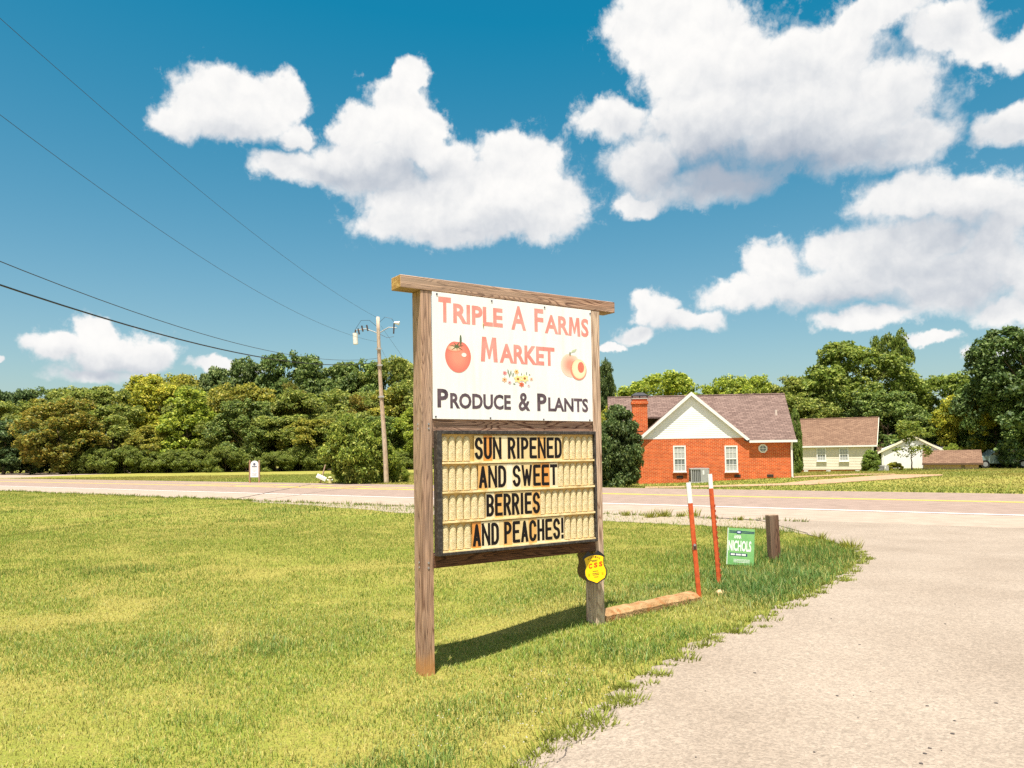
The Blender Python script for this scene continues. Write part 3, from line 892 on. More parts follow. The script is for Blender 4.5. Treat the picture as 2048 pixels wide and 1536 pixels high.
tom = fade_mat('tomato_print', srgb(240, 146, 122), srgb(230, 116, 102), .35)
pch = fade_mat('peach_print', srgb(240, 150, 130), srgb(250, 212, 190), .3)
pfl = fade_mat('peach_flesh_print', srgb(250, 226, 190), srgb(246, 214, 170), .7)
pit = mat_noise('peach_stone_print', srgb(200, 90, 76), srgb(230, 140, 116), scale=9)
stem = plain('stem_print', srgb(92, 108, 74), .5)
tomato = [(math.cos(t) * (1 - .06 * max(0, -math.sin(t))), math.sin(t) * (1 - .10 * math.exp(-(math.cos(t) / .35) ** 2) * (math.sin(t) > 0))) for t in np.linspace(0, 2 * math.pi, 49)[:-1]]
decal('tomato_picture', 640, 790, 106, 132, tom, 0, tomato)
decal('tomato_highlight', 688, 778, 20, 17, plain('print_white', (.85, .8, .76), .5), 2)
decal('tomato_shoulder', 610, 722, 62, 30, fade_mat('tomato_shoulder_print', srgb(250, 214, 180), srgb(238, 130, 104), .2), 1)
star = []
for k in range(14):
    r_ = (1.0 if k % 2 == 0 else .22) * (1.0 if k not in (4, 10) else .7); t = k * math.pi / 7 + .3
    star.append((r_ * math.cos(t), r_ * math.sin(t)))
decal('tomato_leaf', 628, 708, 62, 48, stem, 3, star)
decal('tomato_stem', 660, 655, 8, 42, stem, 4, None, -.25)
peach = [(math.cos(t), math.sin(t) * (1 - .12 * math.exp(-((t - 1.4) / .3) ** 2))) for t in np.linspace(0, 2 * math.pi, 41)[:-1]]
decal('peach_picture', 1560, 862, 78, 96, pch, 0, peach)
decal('peach_leaf', 1585, 745, 26, 20, plain('pale_leaf_print', srgb(196, 206, 170), .5), 1, [(-1, -.9), (-.3, .3), (1, 1), (.5, -.2)])
decal('peach_stem', 1556, 770, 5, 18, stem, 2)
decal('peach_skin_rim', 1626, 900, 66, 84, plain('peach_rim_print', srgb(232, 142, 118), .5), 1, None, -.2)
decal('peach_half', 1630, 893, 58, 80, pfl, 2, None, -.2)
decal('peach_stone', 1645, 880, 26, 44, pit, 3, None, -.2)
flower = [((1 if k % 2 == 0 else .62) * math.cos(k * math.pi / 6), (1 if k % 2 == 0 else .62) * math.sin(k * math.pi / 6)) for k in range(12)]
for cx, cy, r_, col in ((1130, 975, 36, (250, 222, 150)), (1185, 970, 36, (250, 226, 160)), (1160, 1020, 24, (226, 108, 84)), (1022, 925, 20, (240, 150, 160)),
                       (1020, 980, 24, (250, 190, 150)), (1118, 915, 22, (246, 200, 130)), (1062, 1003, 16, (220, 180, 190)), (1240, 975, 16, (250, 205, 180)), (1218, 1028, 14, (236, 214, 224))):
    decal('flower_petals', cx, cy, r_, r_, plain('petal_print_%d_%d_%d' % col, srgb(*col), .5), 1, flower, random.random())
    decal('flower_heart', cx, cy, r_ * .28, r_ * .28, plain('flower_heart_print', srgb(170, 110, 60), .5), 2)
lf = plain('leaf_print', srgb(120, 140, 110), .5)
for cx, cy, rx, ry_, rt in ((1050, 915, 10, 26, .5), (1072, 925, 10, 26, -.3), (1060, 945, 9, 20, .2), (1090, 940, 9, 22, -.7), (1160, 935, 7, 14, 0), (1200, 930, 7, 18, -.4), (1100, 1015, 18, 7, .2), (1195, 1005, 7, 12, 0), (1225, 940, 12, 6, .4)):
    decal('printed_leaf', cx, cy, rx, ry_, lf, 0, [(0, -1), (.6, 0), (0, 1), (-.6, 0)], rt)
x, z = sl_xy(760 + .24414 * 846, 520 + .24414 * 535, PY)
o = MB().tube([(0, 0, -.020), (.001, -.0005, -.008), (0, -.0005, .008), (.001, 0, .018)], [.001, .004, .005, .001], 8).build('insect_shell', plain('insect_shell', srgb(176, 146, 92), .6), panel, loc=(x, PY - .001, z))
# post bolts
for v_ in (848, 857, 1126, 1136):
    for u_, face in ((852, 'f'), (832, 's')):
        if face == 'f':
            x, z = sl_xy(857, v_, 0); MB().tube([(x, .001, z), (x, -.004, z)], .0075, 8).build('screw', M['steel'], post_l, loc=(POST_W, 0, 0))
        else:
            z = sl_xy(857, v_, 0)[1]; MB().tube([(-POST_W + .001, .06, z), (-POST_W - .004, .06, z)], .0075, 8).build('screw', M['steel'], post_l, loc=(POST_W, 0, 0))

# ---- letter cabinet
CY0 = -.068            # front of the frame
cx0, cx1 = .002, sl_xy(1194, 980, CY0)[0]
IN_Y = -.046
ix0, ix1 = .040, sl_xy(1187.5, 980, IN_Y)[0]
iz1, iz0 = sl_xy(882, 868, IN_Y)[1], sl_xy(882, 1106, IN_Y)[1]
cab = MB().box(ix0 - .01, ix1 + .006, IN_Y + .004, -.002, iz0 - .02, iz1 + .015).build('letter_board', plain('board_backing', srgb(206, 170, 104), .6), sign)
for nm, bx_ in (('frame_side', (cx0, ix0, ZC0, ZC1)), ('frame_side', (ix1, cx1, ZC0, ZC1)), ('frame_top', (ix0 + .0005, ix1 - .0005, iz1, ZC1)), ('frame_bottom', (ix0 + .0005, ix1 - .0005, ZC0, iz0))):
    MB().box(bx_[0], bx_[1], CY0 if 'side' in nm else CY0 + .0015, -.0045, bx_[2], bx_[3]).build(nm, M['frame'], cab, bevel=.003)
M['flute'] = mat_noise('embossed_plastic', srgb(232, 206, 152), srgb(246, 228, 184), scale=30, rough=.55, bump=.8, bscale=260, c3=srgb(196, 156, 84), s3=20, f3=.35)
M['rail'] = mat_noise('letter_rail', srgb(232, 206, 148), srgb(246, 226, 178), scale=10, rough=.5, c3=srgb(160, 122, 56), s3=14, f3=.7)
NCOL = 23; pitch = (ix1 - ix0) / NCOL; RH = (iz1 - iz0) / 4
# one flute: a tombstone-topped rounded rib
def flute_mesh():
    w = pitch * .46; h = RH * .84; n = 7; v = []; f = []
    prof = [(math.cos(t), math.sin(t)) for t in np.linspace(math.pi, 0, n)]
    lev = [0, h * .30, h * .62, h * .80, h * .90, h * .965, h]
    wid_ = [1, 1, 1, 1, .88, .60, .12]
    for z_, k in zip(lev, wid_):
        for a, b in prof: v.append((a * w * k, -b * .010 * (.3 + .7 * k), z_))
    for i in range(len(lev) - 1):
        for k in range(n - 1): f.append((i * n + k, i * n + k + 1, (i + 1) * n + k + 1, (i + 1) * n + k))
    return MB().add(v, f).mesh('embossed_rib', M['flute'])


FM = flute_mesh()
for p in FM.polygons: p.use_smooth = True
rows = [('SUN RIPENED', 946.8, 1122.5, 'totcttttmttomt'), ('AND SWEET', 955, 1114, 'mtcpctmoc'), ('BERRIES', 970, 1079, 'cmttttm'), ('AND PEACHES!', 943, 1127, 'occtmttmcttc')]
CARDS = {'c': srgb(242, 222, 182), 't': srgb(232, 204, 150), 'o': srgb(226, 150, 72), 'm': srgb(230, 178, 106), 'p': srgb(250, 238, 212)}
for k in CARDS: M['card_' + k] = mat_noise('letter_card_' + k, tuple(x * .86 for x in CARDS[k][:3]), CARDS[k], scale=12, rough=.4, spec=.4)
M['ink'] = plain('letter_ink', (.007, .004, .004), .55, .25)


def arc(cx, cy, rx, ry, a0, a1, n=7): return [(cx + rx * math.cos(math.radians(a0 + (a1 - a0) * i / n)), cy + ry * math.sin(math.radians(a0 + (a1 - a0) * i / n))) for i in range(n + 1)]


BOWL_T = [(0, 1), (.45, 1)] + arc(.45, .75, .55, .25, 90, -90) + [(0, .5)]
STROKES = {'S': [arc(.5, .75, .5, .25, 15, 180) + arc(.5, .75, .5, .24, 190, 260, 4) + arc(.5, .25, .5, .25, 80, 0, 5) + arc(.5, .25, .5, .25, -12, -165)],
           'U': [[(0, 1), (0, .25)] + arc(.5, .25, .5, .25, 180, 360) + [(1, 1)]], 'N': [[(0, 0), (0, 1)], [(0, 1), (1, 0)], [(1, 0), (1, 1)]],
           'R': [[(0, 0), (0, 1)], BOWL_T, [(.5, .5), (1, 0)]], 'I': [[(.5, 0), (.5, 1)]], 'P': [[(0, 0), (0, 1)], BOWL_T],
           'E': [[(1, 1), (0, 1), (0, 0), (1, 0)], [(0, .52), (.8, .52)]], 'D': [[(0, 0), (0, 1), (.4, 1)] + arc(.4, .7, .6, .3, 90, 0) + arc(.4, .3, .6, .3, 0, -90) + [(0, 0)]],
           'A': [[(0, 0), (.5, 1), (1, 0)], [(.2, .28), (.8, .28)]], 'W': [[(0, 1), (.25, 0), (.5, .8), (.75, 0), (1, 1)]], 'T': [[(0, 1), (1, 1)], [(.5, 1), (.5, 0)]],
           'B': [[(0, 0), (0, 1)], BOWL_T, [(0, .5), (.5, .5)] + arc(.5, .25, .5, .25, 90, -90) + [(0, 0)]],
           'C': [arc(.5, .75, .5, .25, 10, 180) + arc(.5, .25, .5, .25, 180, 350)], 'H': [[(0, 0), (0, 1)], [(1, 0), (1, 1)], [(0, .5), (1, .5)]],
           '!': [[(.5, .32), (.5, 1)], [(.5, 0), (.5, .06)]]}


def stroke_letter(mb, ch, x0, x1, z0, z1, y, t, mi):
    """bold sign letter from strokes t wide, inset to fill the box"""
    k = 0
    for st in STROKES[ch]:
        P_ = [Vector((x0 + t / 2 + a * (x1 - x0 - t), z0 + t / 2 + b * (z1 - z0 - t))) for a, b in st]
        for i, (p, q) in enumerate(zip(P_[:-1], P_[1:])):
            d = (q - p).normalized(); n = Vector((-d.y, d.x)) * t / 2
            a = p - (d * t / 2 if i == 0 else d * 0); b = q + (d * t / 2 if i == len(P_) - 2 else d * 0)
            k += 1; yy = y - k * .00002
            mb.add([(a.x - n.x, yy, a.y - n.y), (b.x - n.x, yy, b.y - n.y), (b.x + n.x, yy, b.y + n.y), (a.x + n.x, yy, a.y + n.y)], [(0, 1, 2, 3)], mi)
            if i:
                k += 1; yy = y - k * .00002
                mb.add([(p.x + t / 2 * math.cos(w), yy, p.y + t / 2 * math.sin(w)) for w in np.arange(8) * math.pi / 4], [tuple(range(8))], mi)


ROWX = {}
for r, (text, u0, u1, tints) in enumerate(rows):
    zt = iz1 - r * RH - RH * .10; zb = zt - RH * .80
    vmid = 912 - (zb + zt - 3.2) / 2 / 5.9 * 1540
    x0 = sl_xy(u0, vmid, IN_Y)[0]; x1 = sl_xy(u1, vmid, IN_Y)[0]
    wts = [{'I': .55, ' ': .62 if r != 3 else .5, 'W': 1.35, '!': .5, 'N': 1.08}.get(c, 1.0) for c in text]
    k = (x1 - x0) / sum(wts); x = x0
    ROWX[r] = (x0 - pitch * .4, x1 + pitch * .3)
    for i, (c, w) in enumerate(zip(text, wts)):
        xa, xb = x, x + w * k; x = xb
        mb = MB().box(xa + .0006, xb - .0006, IN_Y - .012, IN_Y - .0095, zb - .012, zt + .010, 0)
        if c != ' ':
            g_ = w * k * .05
            stroke_letter(mb, c, xa + g_, xb - g_, zb + .004, zt - .002, IN_Y - .0122, .0255 if c not in 'WN' else .0215, 1)
        tilt = mb.build('letter_card' if c != ' ' else 'blank_card', [M['card_' + tints[i]], M['ink']], cab)
for r in range(4):
    zt = iz1 - r * RH - RH * .10; zb = zt - RH * .80
    MB().box(ix0 + .001, ix1 - .001, IN_Y - .0165, IN_Y + .003, zb - RH * .115, zb - RH * .05).build('letter_rail', M['rail'], cab)
    for c in range(NCOL):
        xc = ix0 + (c + .5) * pitch
        if ROWX[r][0] < xc < ROWX[r][1]: continue
        link('embossed_rib', FM, cab, loc=(xc, IN_Y, zb - RH * .02))

# ---- shields on the right post
def shield(name, c, facing, label, back=False):
    """security warning shield; facing = yaw of its normal away from -y"""
    w, h = .098, .14
    half = [(0, .82), (.18, .80), (.34, .93), (.46, .99), (.99, .62), (.86, .38), (.84, .1), (.98, -.2), (.98, -.45), (.80, -.72), (.38, -.86), (0, -1)]
    out = [(x * w, z * h) for x, z in half] + [(-x * w, z * h) for x, z in half[::-1][1:-1]]
    o = empty(name, c, facing, label, 'warning sign', 'yellow warning shields on the farm sign post')
    dark = plain('shield_black', (.012, .011, .012), .35, .5)
    plate = MB().prism(out, 0, .004).build('plate', dark if not back else plain('shield_back', srgb(116, 92, 56), .6), o)
    if back: return o
    yin = [(x * .90, z * .90 - .002) for x, z in out if z < .62 * h] 
    arch = []
    xr = .90 * .98 * w
    right = [(x * w * .91, z * h * .92) for x, z in half[4:]]
    right[0] = (.88 * w, .50 * h)
    top = [(math.sin(t) * .86 * w, (.50 + .22 * math.cos(t)) * h) for t in np.linspace(-1.35, 1.35, 13)]
    poly = [(-x, z) for x, z in right[::-1]][1:] 
    poly = [(-x, z) for x, z in right[1:][::-1]] + top + right[1:]
    poly = poly[:-1] if (abs(poly[0][0]) < 1e-6 and abs(poly[-1][0]) < 1e-6) else poly
    yel = MB().prism(poly, -.0012, -.0002).build('yellow_face', plain('shield_yellow', srgb(250, 200, 0), .3, .5, var=.04), o)
    red = plain('shield_red', srgb(214, 48, 20), .4); blk = plain('shield_ink', (.03, .02, .02), .5)
    xs_ = [-.056, -.010, .034]
    for ch, xx, zz in zip('CSS', xs_, (.0, .004, .008)):
        for vs2, fs in glyphs(ch, .035):
            vs3 = [(a + .22 * b, b) for a, b in vs2]
            mb = MB(); slab_text(mb, vs3, fs, xx, xx + .030, zz - .004, zz + .036, -.0014, .0006); mb.build('letter', red, yel)
    n = len('WARNING')
    for i, ch in enumerate('WARNING'):
        t = (i - 3) * .20
        for vs2, fs in glyphs(ch, .02):
            mb = MB(); slab_text(mb, vs2, fs, -.0055, .0055, -.007, .007, 0, .0006)
            q = mb.build('letter', blk, yel); q.location = (math.sin(t) * .082, -.0014, .088 + (math.cos(t) - 1) * .09); q.rotation_euler = (0, t * .8, 0)
    for z_, hw in ((.058, .030), (.050, .022), (-.032, .024), (-.050, .030), (-.062, .026), (-.080, .018)):
        MB().box(-hw, hw, -.0020, -.0013, z_, z_ + .004).build('small_print', blk, yel)
    for s in (-1, 1): MB().box(s * .058 - .007, s * .058 + .007, -.0018, -.0013, -.066, -.046).build('small_print', plain('shield_print_gold', srgb(214, 160, 0), .5), yel)
    return o


sc_, sz_ = sl_xy(1187, 1134, -.012)
pf = SO + SE * (PW_ + .05) + SN * -.118
zc = at(1189, 1134, pf.y).z
shf = shield('warning_shield', (at(1190, 1136, pf.y).x, pf.y, zc - .004), math.atan2(SE.y, SE.x) - math.radians(26), 'yellow shield warning sign with red letters facing the driveway')
shf.rotation_euler[0] = math.radians(-5); shf.rotation_euler[1] = math.radians(-5)
pb = SO + SE * (PW_ - .012) + SN * (POST_D * .62)
shb = shield('warning_shield', (pb.x - .004, pb.y, zc - .005), math.radians(150), 'dull brown back of the shield on the far side of the post', back=True)

# ------------------------------------------------------------------ things along the driveway edge
def stake(name, u0, v0, u1, v1, split, label, studs=False):
    b = gp(u0, v0); t = at(u1, v1, b.y + .02)
    ax = (t - b); ln = ax.length
    o = empty(name, b, 0, label, 'marker post', 'orange marker posts beside the driveway')
    o.rotation_euler = Vector((0, 0, 1)).rotation_difference(ax.normalized()).to_euler()
    w = .0225; d = .018; th = .004
    prof = [(-w, d), (-w, 0), (-w * .45, -.006), (w * .45, -.006), (w, 0), (w, d), (w - th, d), (w - th, th), (w * .4, th - .006), (-w * .4, th - .006), (-w + th, th), (-w + th, d)]
    org = mat_noise('orange_marker_paint_' + str(int(u0)), srgb(186, 74, 34), srgb(206, 96, 50), scale=12, rough=.6, c3=srgb(120, 56, 40), s3=16, f3=.7)
    wht = plain('white_marker_paint', (.78, .76, .74), .5)
    s = ln * split
    MB().prism(prof, -.25, ln - s, 'xy').build('orange_shaft', org, o)
    MB().prism(prof, ln - s + .0005, ln, 'xy').build('white_top', wht, o)
    if studs:
        for k in range(14):
            z = .1 + k * (ln - .4) / 14
            MB().box(w * .7, w * 1.25, -.012, -.001, z, z + .025).build('stud', plain('stake_rust', srgb(150, 70, 40), .8), o)
    else:
        MB().tube([(0, -.02, ln * .46), (0, .01, ln * .46)], .012, 8).build('bolt', M['steel'], o)
        MB().box(-w * .9, w * .9, -.0085, -.0065, ln * .42, ln * .455).build('bare_patch', plain('stake_bare', srgb(120, 90, 76), .7), o)
    return o


stake('marker_post', 1399, 1197, 1377, 965, .18, 'nearer orange marker post with white top beside the concrete block')
stake('marker_post', 1439, 1172, 1420, 948, .13, 'farther rust-studded orange marker post leaning beside the green yard sign', True)
# concrete wheel stop
a, b = gp(1207, 1247), gp(1402, 1204)
blk = empty('wheel_stop', a, math.atan2(b.y - a.y, b.x - a.x), 'weathered tan concrete wheel stop lying beside the sign post', 'wheel stop')
Lb = (b - a).length
v = []
n = 20; prof = [(0, -.1), (.01, .05), (.05, .080), (.13, .088), (.165, .04), (.17, -.1)]
for i in range(n + 1):
    for py, pz in prof: v.append((Lb * i / n + random.uniform(-.006, .006) * (0 < i < n), py + random.uniform(-.006, .006), pz + random.uniform(-.006, .006) + (Tf(*(a + (b - a) * i / n)[:2]) - a.z)))
k = len(prof)
f = [(i * k + j, i * k + j + 1, (i + 1) * k + j + 1, (i + 1) * k + j) for i in range(n) for j in range(k - 1)] + [tuple(range(k))[::-1], tuple(range(n * k, n * k + k))]
MB().add(v, f).build('block', mat_noise('lichened_concrete', srgb(132, 100, 64), srgb(162, 132, 94), scale=9, rough=.95, bump=.8, bscale=60, c3=srgb(132, 78, 34), s3=14, f3=.8), blk)
p = gp(1441, 1190)
v = [(p.x + .055 * math.cos(t) * random.uniform(.8, 1.1) * r, p.y + .05 * math.sin(t) * r, p.z + z) for z, r in ((-.03, 1), (.03, .95), (.05, .5)) for t in np.arange(0, 6.2, .785)]
o = MB().add(v, [(i * 8 + j, i * 8 + (j + 1) % 8, i * 8 + 8 + (j + 1) % 8, i * 8 + 8 + j) for i in range(2) for j in range(8)] + [tuple(range(16, 24))]).build('stone', mat_noise('tan_stone', srgb(180, 140, 96), srgb(220, 190, 150), scale=20, bump=.6))
tag(o, 'small tan stone in the grass at the foot of the farther marker post', 'stone')

# green yard sign
p = gp(1480, 1136)
yard = empty('yard_sign', p, math.radians(-14), 'small green election yard sign with white lettering leaning in the grass', 'yard sign')
ysc = p.y / F
W2, H2 = 49 * ysc / 2 * 1.05, 78 * ysc
gm = mat_noise('yard_sign_green', srgb(104, 164, 98), srgb(132, 184, 116), scale=5, rough=.35, spec=.5)
board = MB().box(-W2, W2, -.003, .003, .035, H2).build('board', gm, yard, loc=(0, 0, 0))
nv = plain('yard_sign_navy', srgb(34, 46, 96), .5); wt = plain('yard_sign_white', (.80, .82, .78), .5)
MB().box(-W2 - .002, -W2 + .006, -.0036, .0036, .035, H2).build('board_edge', wt, board)
for z0_, z1_ in ((.915, .935), (.88, .90)): MB().box(-W2 + .02, W2 - .004, -.0042, -.0034, H2 * z0_, H2 * z1_).build('navy_stripe', nv, board)
MB().box(-.055, .002, -.005, -.0034, H2 * .862, H2 * .945).build('navy_box', nv, board)
MB().box(-.046, -.008, -.0058, -.0051, H2 * .88, H2 * .925).build('pale_box', plain('yard_sign_pale', srgb(190, 200, 224), .5), board)


def yword(t, x0, x1, z0, z1, mat, off, squash=1):
    for vs2, fs in glyphs(t, off):
        mb = MB(); slab_text(mb, vs2, fs, x0, x1, H2 * z0, H2 * z1, -.0034, .0007); mb.build('letter', mat, board)


yword('ANNA', -W2 * .52, W2 * .02, .735, .83, wt, .03)
yword('NICHOLS', -W2 * .92, W2 * .78, .42, .69, wt, .03)
MB().box(-W2 * .8, W2 * .5, -.0042, -.0034, H2 * .30, H2 * .37).build('navy_stripe', nv, board)
for k, (x0, x1) in enumerate(((-.72, -.42), (-.34, .02), (.08, .40))): MB().box(W2 * x0, W2 * x1, -.0050, -.0043, H2 * .315, H2 * .355).build('small_print', wt, board)
for z_ in (.205, .175, .14): MB().box(-W2 * .5, W2 * .7, -.0042, -.0034, H2 * z_, H2 * (z_ + .012)).build('small_print', wt, board)
for s in (-1, 1): MB().tube([(s * W2 * .6, .004, -.2), (s * W2 * .6, .004, H2 * .6)], .003, 6).build('wire_leg', M['steel'], yard)
yard.rotation_euler = (math.radians(-3), math.radians(3.5), math.radians(-14))

# short wooden bollard
p = gp(1549, 1122); t = at(1546, 1030, p.y)
bol = empty('wooden_bollard', p, math.radians(12), 'short dark weathered timber bollard at the driveway mouth', 'bollard')
hb = t.z - p.z
MB().prism([(-.07, -.06), (.07, -.06), (.07, .06), (-.07, .06)], -.2, hb, 'xy').build('post', wood('dark_bollard_wood', 'z', srgb(124, 94, 76), srgb(64, 44, 36), srgb(142, 124, 106), ring=20, seed=9), bol, bevel=.008)
MB().prism([(-.066, -.056), (.066, -.056), (.066, .056), (-.066, .056)], hb - .002, hb + .006, 'xy').build('weathered_top', mat_noise('bollard_end_grain', srgb(120, 100, 82), srgb(156, 136, 114), scale=26, rough=.9, bump=.5), bol, bevel=.004)
bol.rotation_euler = (0, math.radians(-2.0), math.radians(12))

# ------------------------------------------------------------------ buildings
class Frame:
    """a building's own axes: x along its front, y into depth"""
    def __init__(s, ox, oy, ang):
        s.o = Vector((ox, oy, 0)); s.a = ang
        s.e = Vector((math.cos(ang), math.sin(ang), 0)); s.n = Vector((-s.e.y, s.e.x, 0))

    def loc(s, u, v, y=0.0):
        d = pixdir(u, v); o = Vector((0, 0, CAM_H)); p0 = s.o + s.n * y
        p = o + d * ((p0 - o).dot(s.n) / d.dot(s.n))
        return (p - s.o).dot(s.e), p.z


def masonry(name, c1, c2, mortar, bw=.215, bh=.073, swap=False):
    m, nt, b = new_mat(name); N, L = nt.nodes.new, nt.links.new
    tc = N('ShaderNodeTexCoord'); sp = N('ShaderNodeSeparateXYZ'); L(tc.outputs['Object'], sp.inputs[0])
    ad = N('ShaderNodeMath'); L(sp.outputs[0], ad.inputs[0]); L(sp.outputs[1], ad.inputs[1])
    cb = N('ShaderNodeCombineXYZ'); L(ad.outputs[0], cb.inputs[0]); L(sp.outputs[2], cb.inputs[1])
    br_ = N('ShaderNodeTexBrick'); L(cb.outputs[0], br_.inputs['Vector'])
    br_.inputs['Color1'].default_value = c1; br_.inputs['Color2'].default_value = c2; br_.inputs['Mortar'].default_value = mortar
    br_.inputs['Scale'].default_value = 1.0; br_.inputs['Brick Width'].default_value = bw; br_.inputs['Row Height'].default_value = bh; br_.inputs['Mortar Size'].default_value = .012
    n = N('ShaderNodeTexNoise'); n.inputs['Scale'].default_value = 3; n.inputs['Detail'].default_value = 6; L(tc.outputs['Object'], n.inputs['Vector'])
    mr = N('ShaderNodeMapRange'); mr.inputs[1].default_value = .3; mr.inputs[2].default_value = .7; mr.inputs[3].default_value = .82; mr.inputs[4].default_value = 1.14; L(n.outputs['Fac'], mr.inputs[0])
    sc = N('ShaderNodeVectorMath'); sc.operation = 'SCALE'; L(br_.outputs['Color'], sc.inputs[0]); L(mr.outputs[0], sc.inputs['Scale'])
    L(sc.outputs[0], b.inputs['Base Color']); b.inputs['Roughness'].default_value = .85; b.inputs['Specular IOR Level'].default_value = .15
    bp = N('ShaderNodeBump'); bp.inputs['Strength'].default_value = .5; bp.inputs['Distance'].default_value = .01; bp.invert = True
    L(br_.outputs['Fac'], bp.inputs['Height']); L(bp.outputs[0], b.inputs['Normal'])
    return m


def shingles(name, c1, c2, c3):
    m, nt, b = new_mat(name); N, L = nt.nodes.new, nt.links.new
    tc = N('ShaderNodeTexCoord'); sp = N('ShaderNodeSeparateXYZ'); L(tc.outputs['Object'], sp.inputs[0])
    ad = N('ShaderNodeMath'); L(sp.outputs[0], ad.inputs[0]); mu = N('ShaderNodeMath'); mu.operation = 'MULTIPLY'; mu.inputs[1].default_value = .0; L(sp.outputs[1], mu.inputs[0]); L(mu.outputs[0], ad.inputs[1])
    cb = N('ShaderNodeCombineXYZ'); L(ad.outputs[0], cb.inputs[0]); L(sp.outputs[2], cb.inputs[1])
    br_ = N('ShaderNodeTexBrick'); L(cb.outputs[0], br_.inputs['Vector'])
    br_.inputs['Color1'].default_value = c1; br_.inputs['Color2'].default_value = c2; br_.inputs['Mortar'].default_value = c3
    br_.inputs['Scale'].default_value = 1.0; br_.inputs['Brick Width'].default_value = .30; br_.inputs['Row Height'].default_value = .085; br_.inputs['Mortar Size'].default_value = .012; br_.inputs['Bias'].default_value = -.1
    n = N('ShaderNodeTexNoise'); n.inputs['Scale'].default_value = 9; n.inputs['Detail'].default_value = 8; n.inputs['Roughness'].default_value = .8; L(tc.outputs['Object'], n.inputs['Vector'])
    mr = N('ShaderNodeMapRange'); mr.inputs[1].default_value = .3; mr.inputs[2].default_value = .7; mr.inputs[3].default_value = .7; mr.inputs[4].default_value = 1.25; L(n.outputs['Fac'], mr.inputs[0])
    sc = N('ShaderNodeVectorMath'); sc.operation = 'SCALE'; L(br_.outputs['Color'], sc.inputs[0]); L(mr.outputs[0], sc.inputs['Scale'])
    L(sc.outputs[0], b.inputs['Base Color']); b.inputs['Roughness'].default_value = .95; b.inputs['Specular IOR Level'].default_value = .1
    return m


M['brick'] = masonry('red_brick', srgb(206, 88, 38), srgb(174, 64, 26), srgb(204, 140, 98))
M['brick2'] = masonry('foundation_brick', srgb(190, 110, 66), srgb(168, 92, 54), srgb(196, 150, 110))
M['roof_a'] = shingles('mauve_shingles', srgb(124, 104, 96), srgb(98, 80, 74), srgb(74, 60, 56))
M['roof_b'] = shingles('brown_shingles', srgb(128, 102, 84), srgb(104, 80, 66), srgb(82, 64, 52))
M['roof_c'] = shingles('grey_shingles', srgb(120, 116, 114), srgb(104, 100, 98), srgb(80, 76, 74))
M['trim'] = plain('white_trim', (.74, .73, .70), .5, var=.05)
M['siding_w'] = plain('white_siding', (.80, .80, .79), .5, var=.05, scale=2)
M['siding_b'] = plain('beige_siding', srgb(214, 206, 188), .6, var=.06, scale=2)
M['glass'] = mat_noise('window_glass', (.10, .12, .13), (.22, .24, .24), scale=2.5, rough=.06, spec=.6)
M['blind'] = plain('window_blind', (.42, .43, .41), .6)
M['black_metal'] = plain('black_metal', (.03, .03, .035), .5)
M['grey_metal'] = plain('grey_metal', (.34, .34, .33), .5)
M['vent'] = plain('dark_vent', (.035, .025, .02), .7)


def roof_slab(name, quad, th, mat, parent):
    """thick slab under a top quad"""
    q = [Vector(p) for p in quad]; n = (q[1] - q[0]).cross(q[3] - q[0]).normalized()
    if n.z < 0: n = -n
    k = len(q)
    v = q + [p - Vector((0, 0, th)) for p in q]
    return MB().add(v, [tuple(range(k)), tuple(range(k, 2 * k))[::-1]] + [(i, (i + 1) % k, (i + 1) % k + k, i + k) for i in range(k)]).build(name, mat, parent)


def window(parent, x0, x1, z0, z1, y, grid=(3, 2), fr=.075):
    w = empty('window', (0, 0, 0)); w.parent = parent
    zm = (z0 + z1) / 2
    t = M['trim']
    MB().box(x0, x0 + fr, y - .05, y + .02, z0, z1).build('frame_side', t, w)
    MB().box(x1 - fr, x1, y - .05, y + .02, z0, z1).build('frame_side', t, w)
    MB().box(x0 + fr + .001, x1 - fr - .001, y - .048, y + .02, z1 - fr, z1).build('frame_head', t, w)
    MB().box(x0 - .03, x1 + .03, y - .09, y - .001, z0 - .05, z0 - .001).build('sill', t, w)
    MB().box(x0 + fr + .001, x1 - fr - .001, y - .048, y + .02, z0, z0 + fr * .8).build('frame_foot', t, w)
    MB().box(x0 + fr + .001, x1 - fr - .001, y - .040, y + .01, zm - .035, zm + .035).build('meeting_rail', t, w)
    for a, b in ((z0 + fr * .8, zm - .035), (zm + .035, z1 - fr)):
        MB().box(x0 + fr, x1 - fr, y - .020, y - .010, a, b).build('pane', M['glass'], w)
        nx, nz = grid
        for i in range(1, nx):
            xx = x0 + fr + (x1 - x0 - 2 * fr) * i / nx
            MB().box(xx - .010, xx + .010, y - .032, y - .021, a, b).build('glazing_bar', M['trim'], w)
        for i in range(1, nz):
            zz = a + (b - a) * i / nz
            MB().box(x0 + fr, x1 - fr, y - .0315, y - .0205, zz - .010, zz + .010).build('glazing_bar', M['trim'], w)
        MB().box(x0 + fr + .01, x1 - fr - .01, y - .0205, y - .0202, a + .02, a + (b - a) * (.55 if a < zm - .1 else .96)).build('blind', M['blind'], w)
    return w


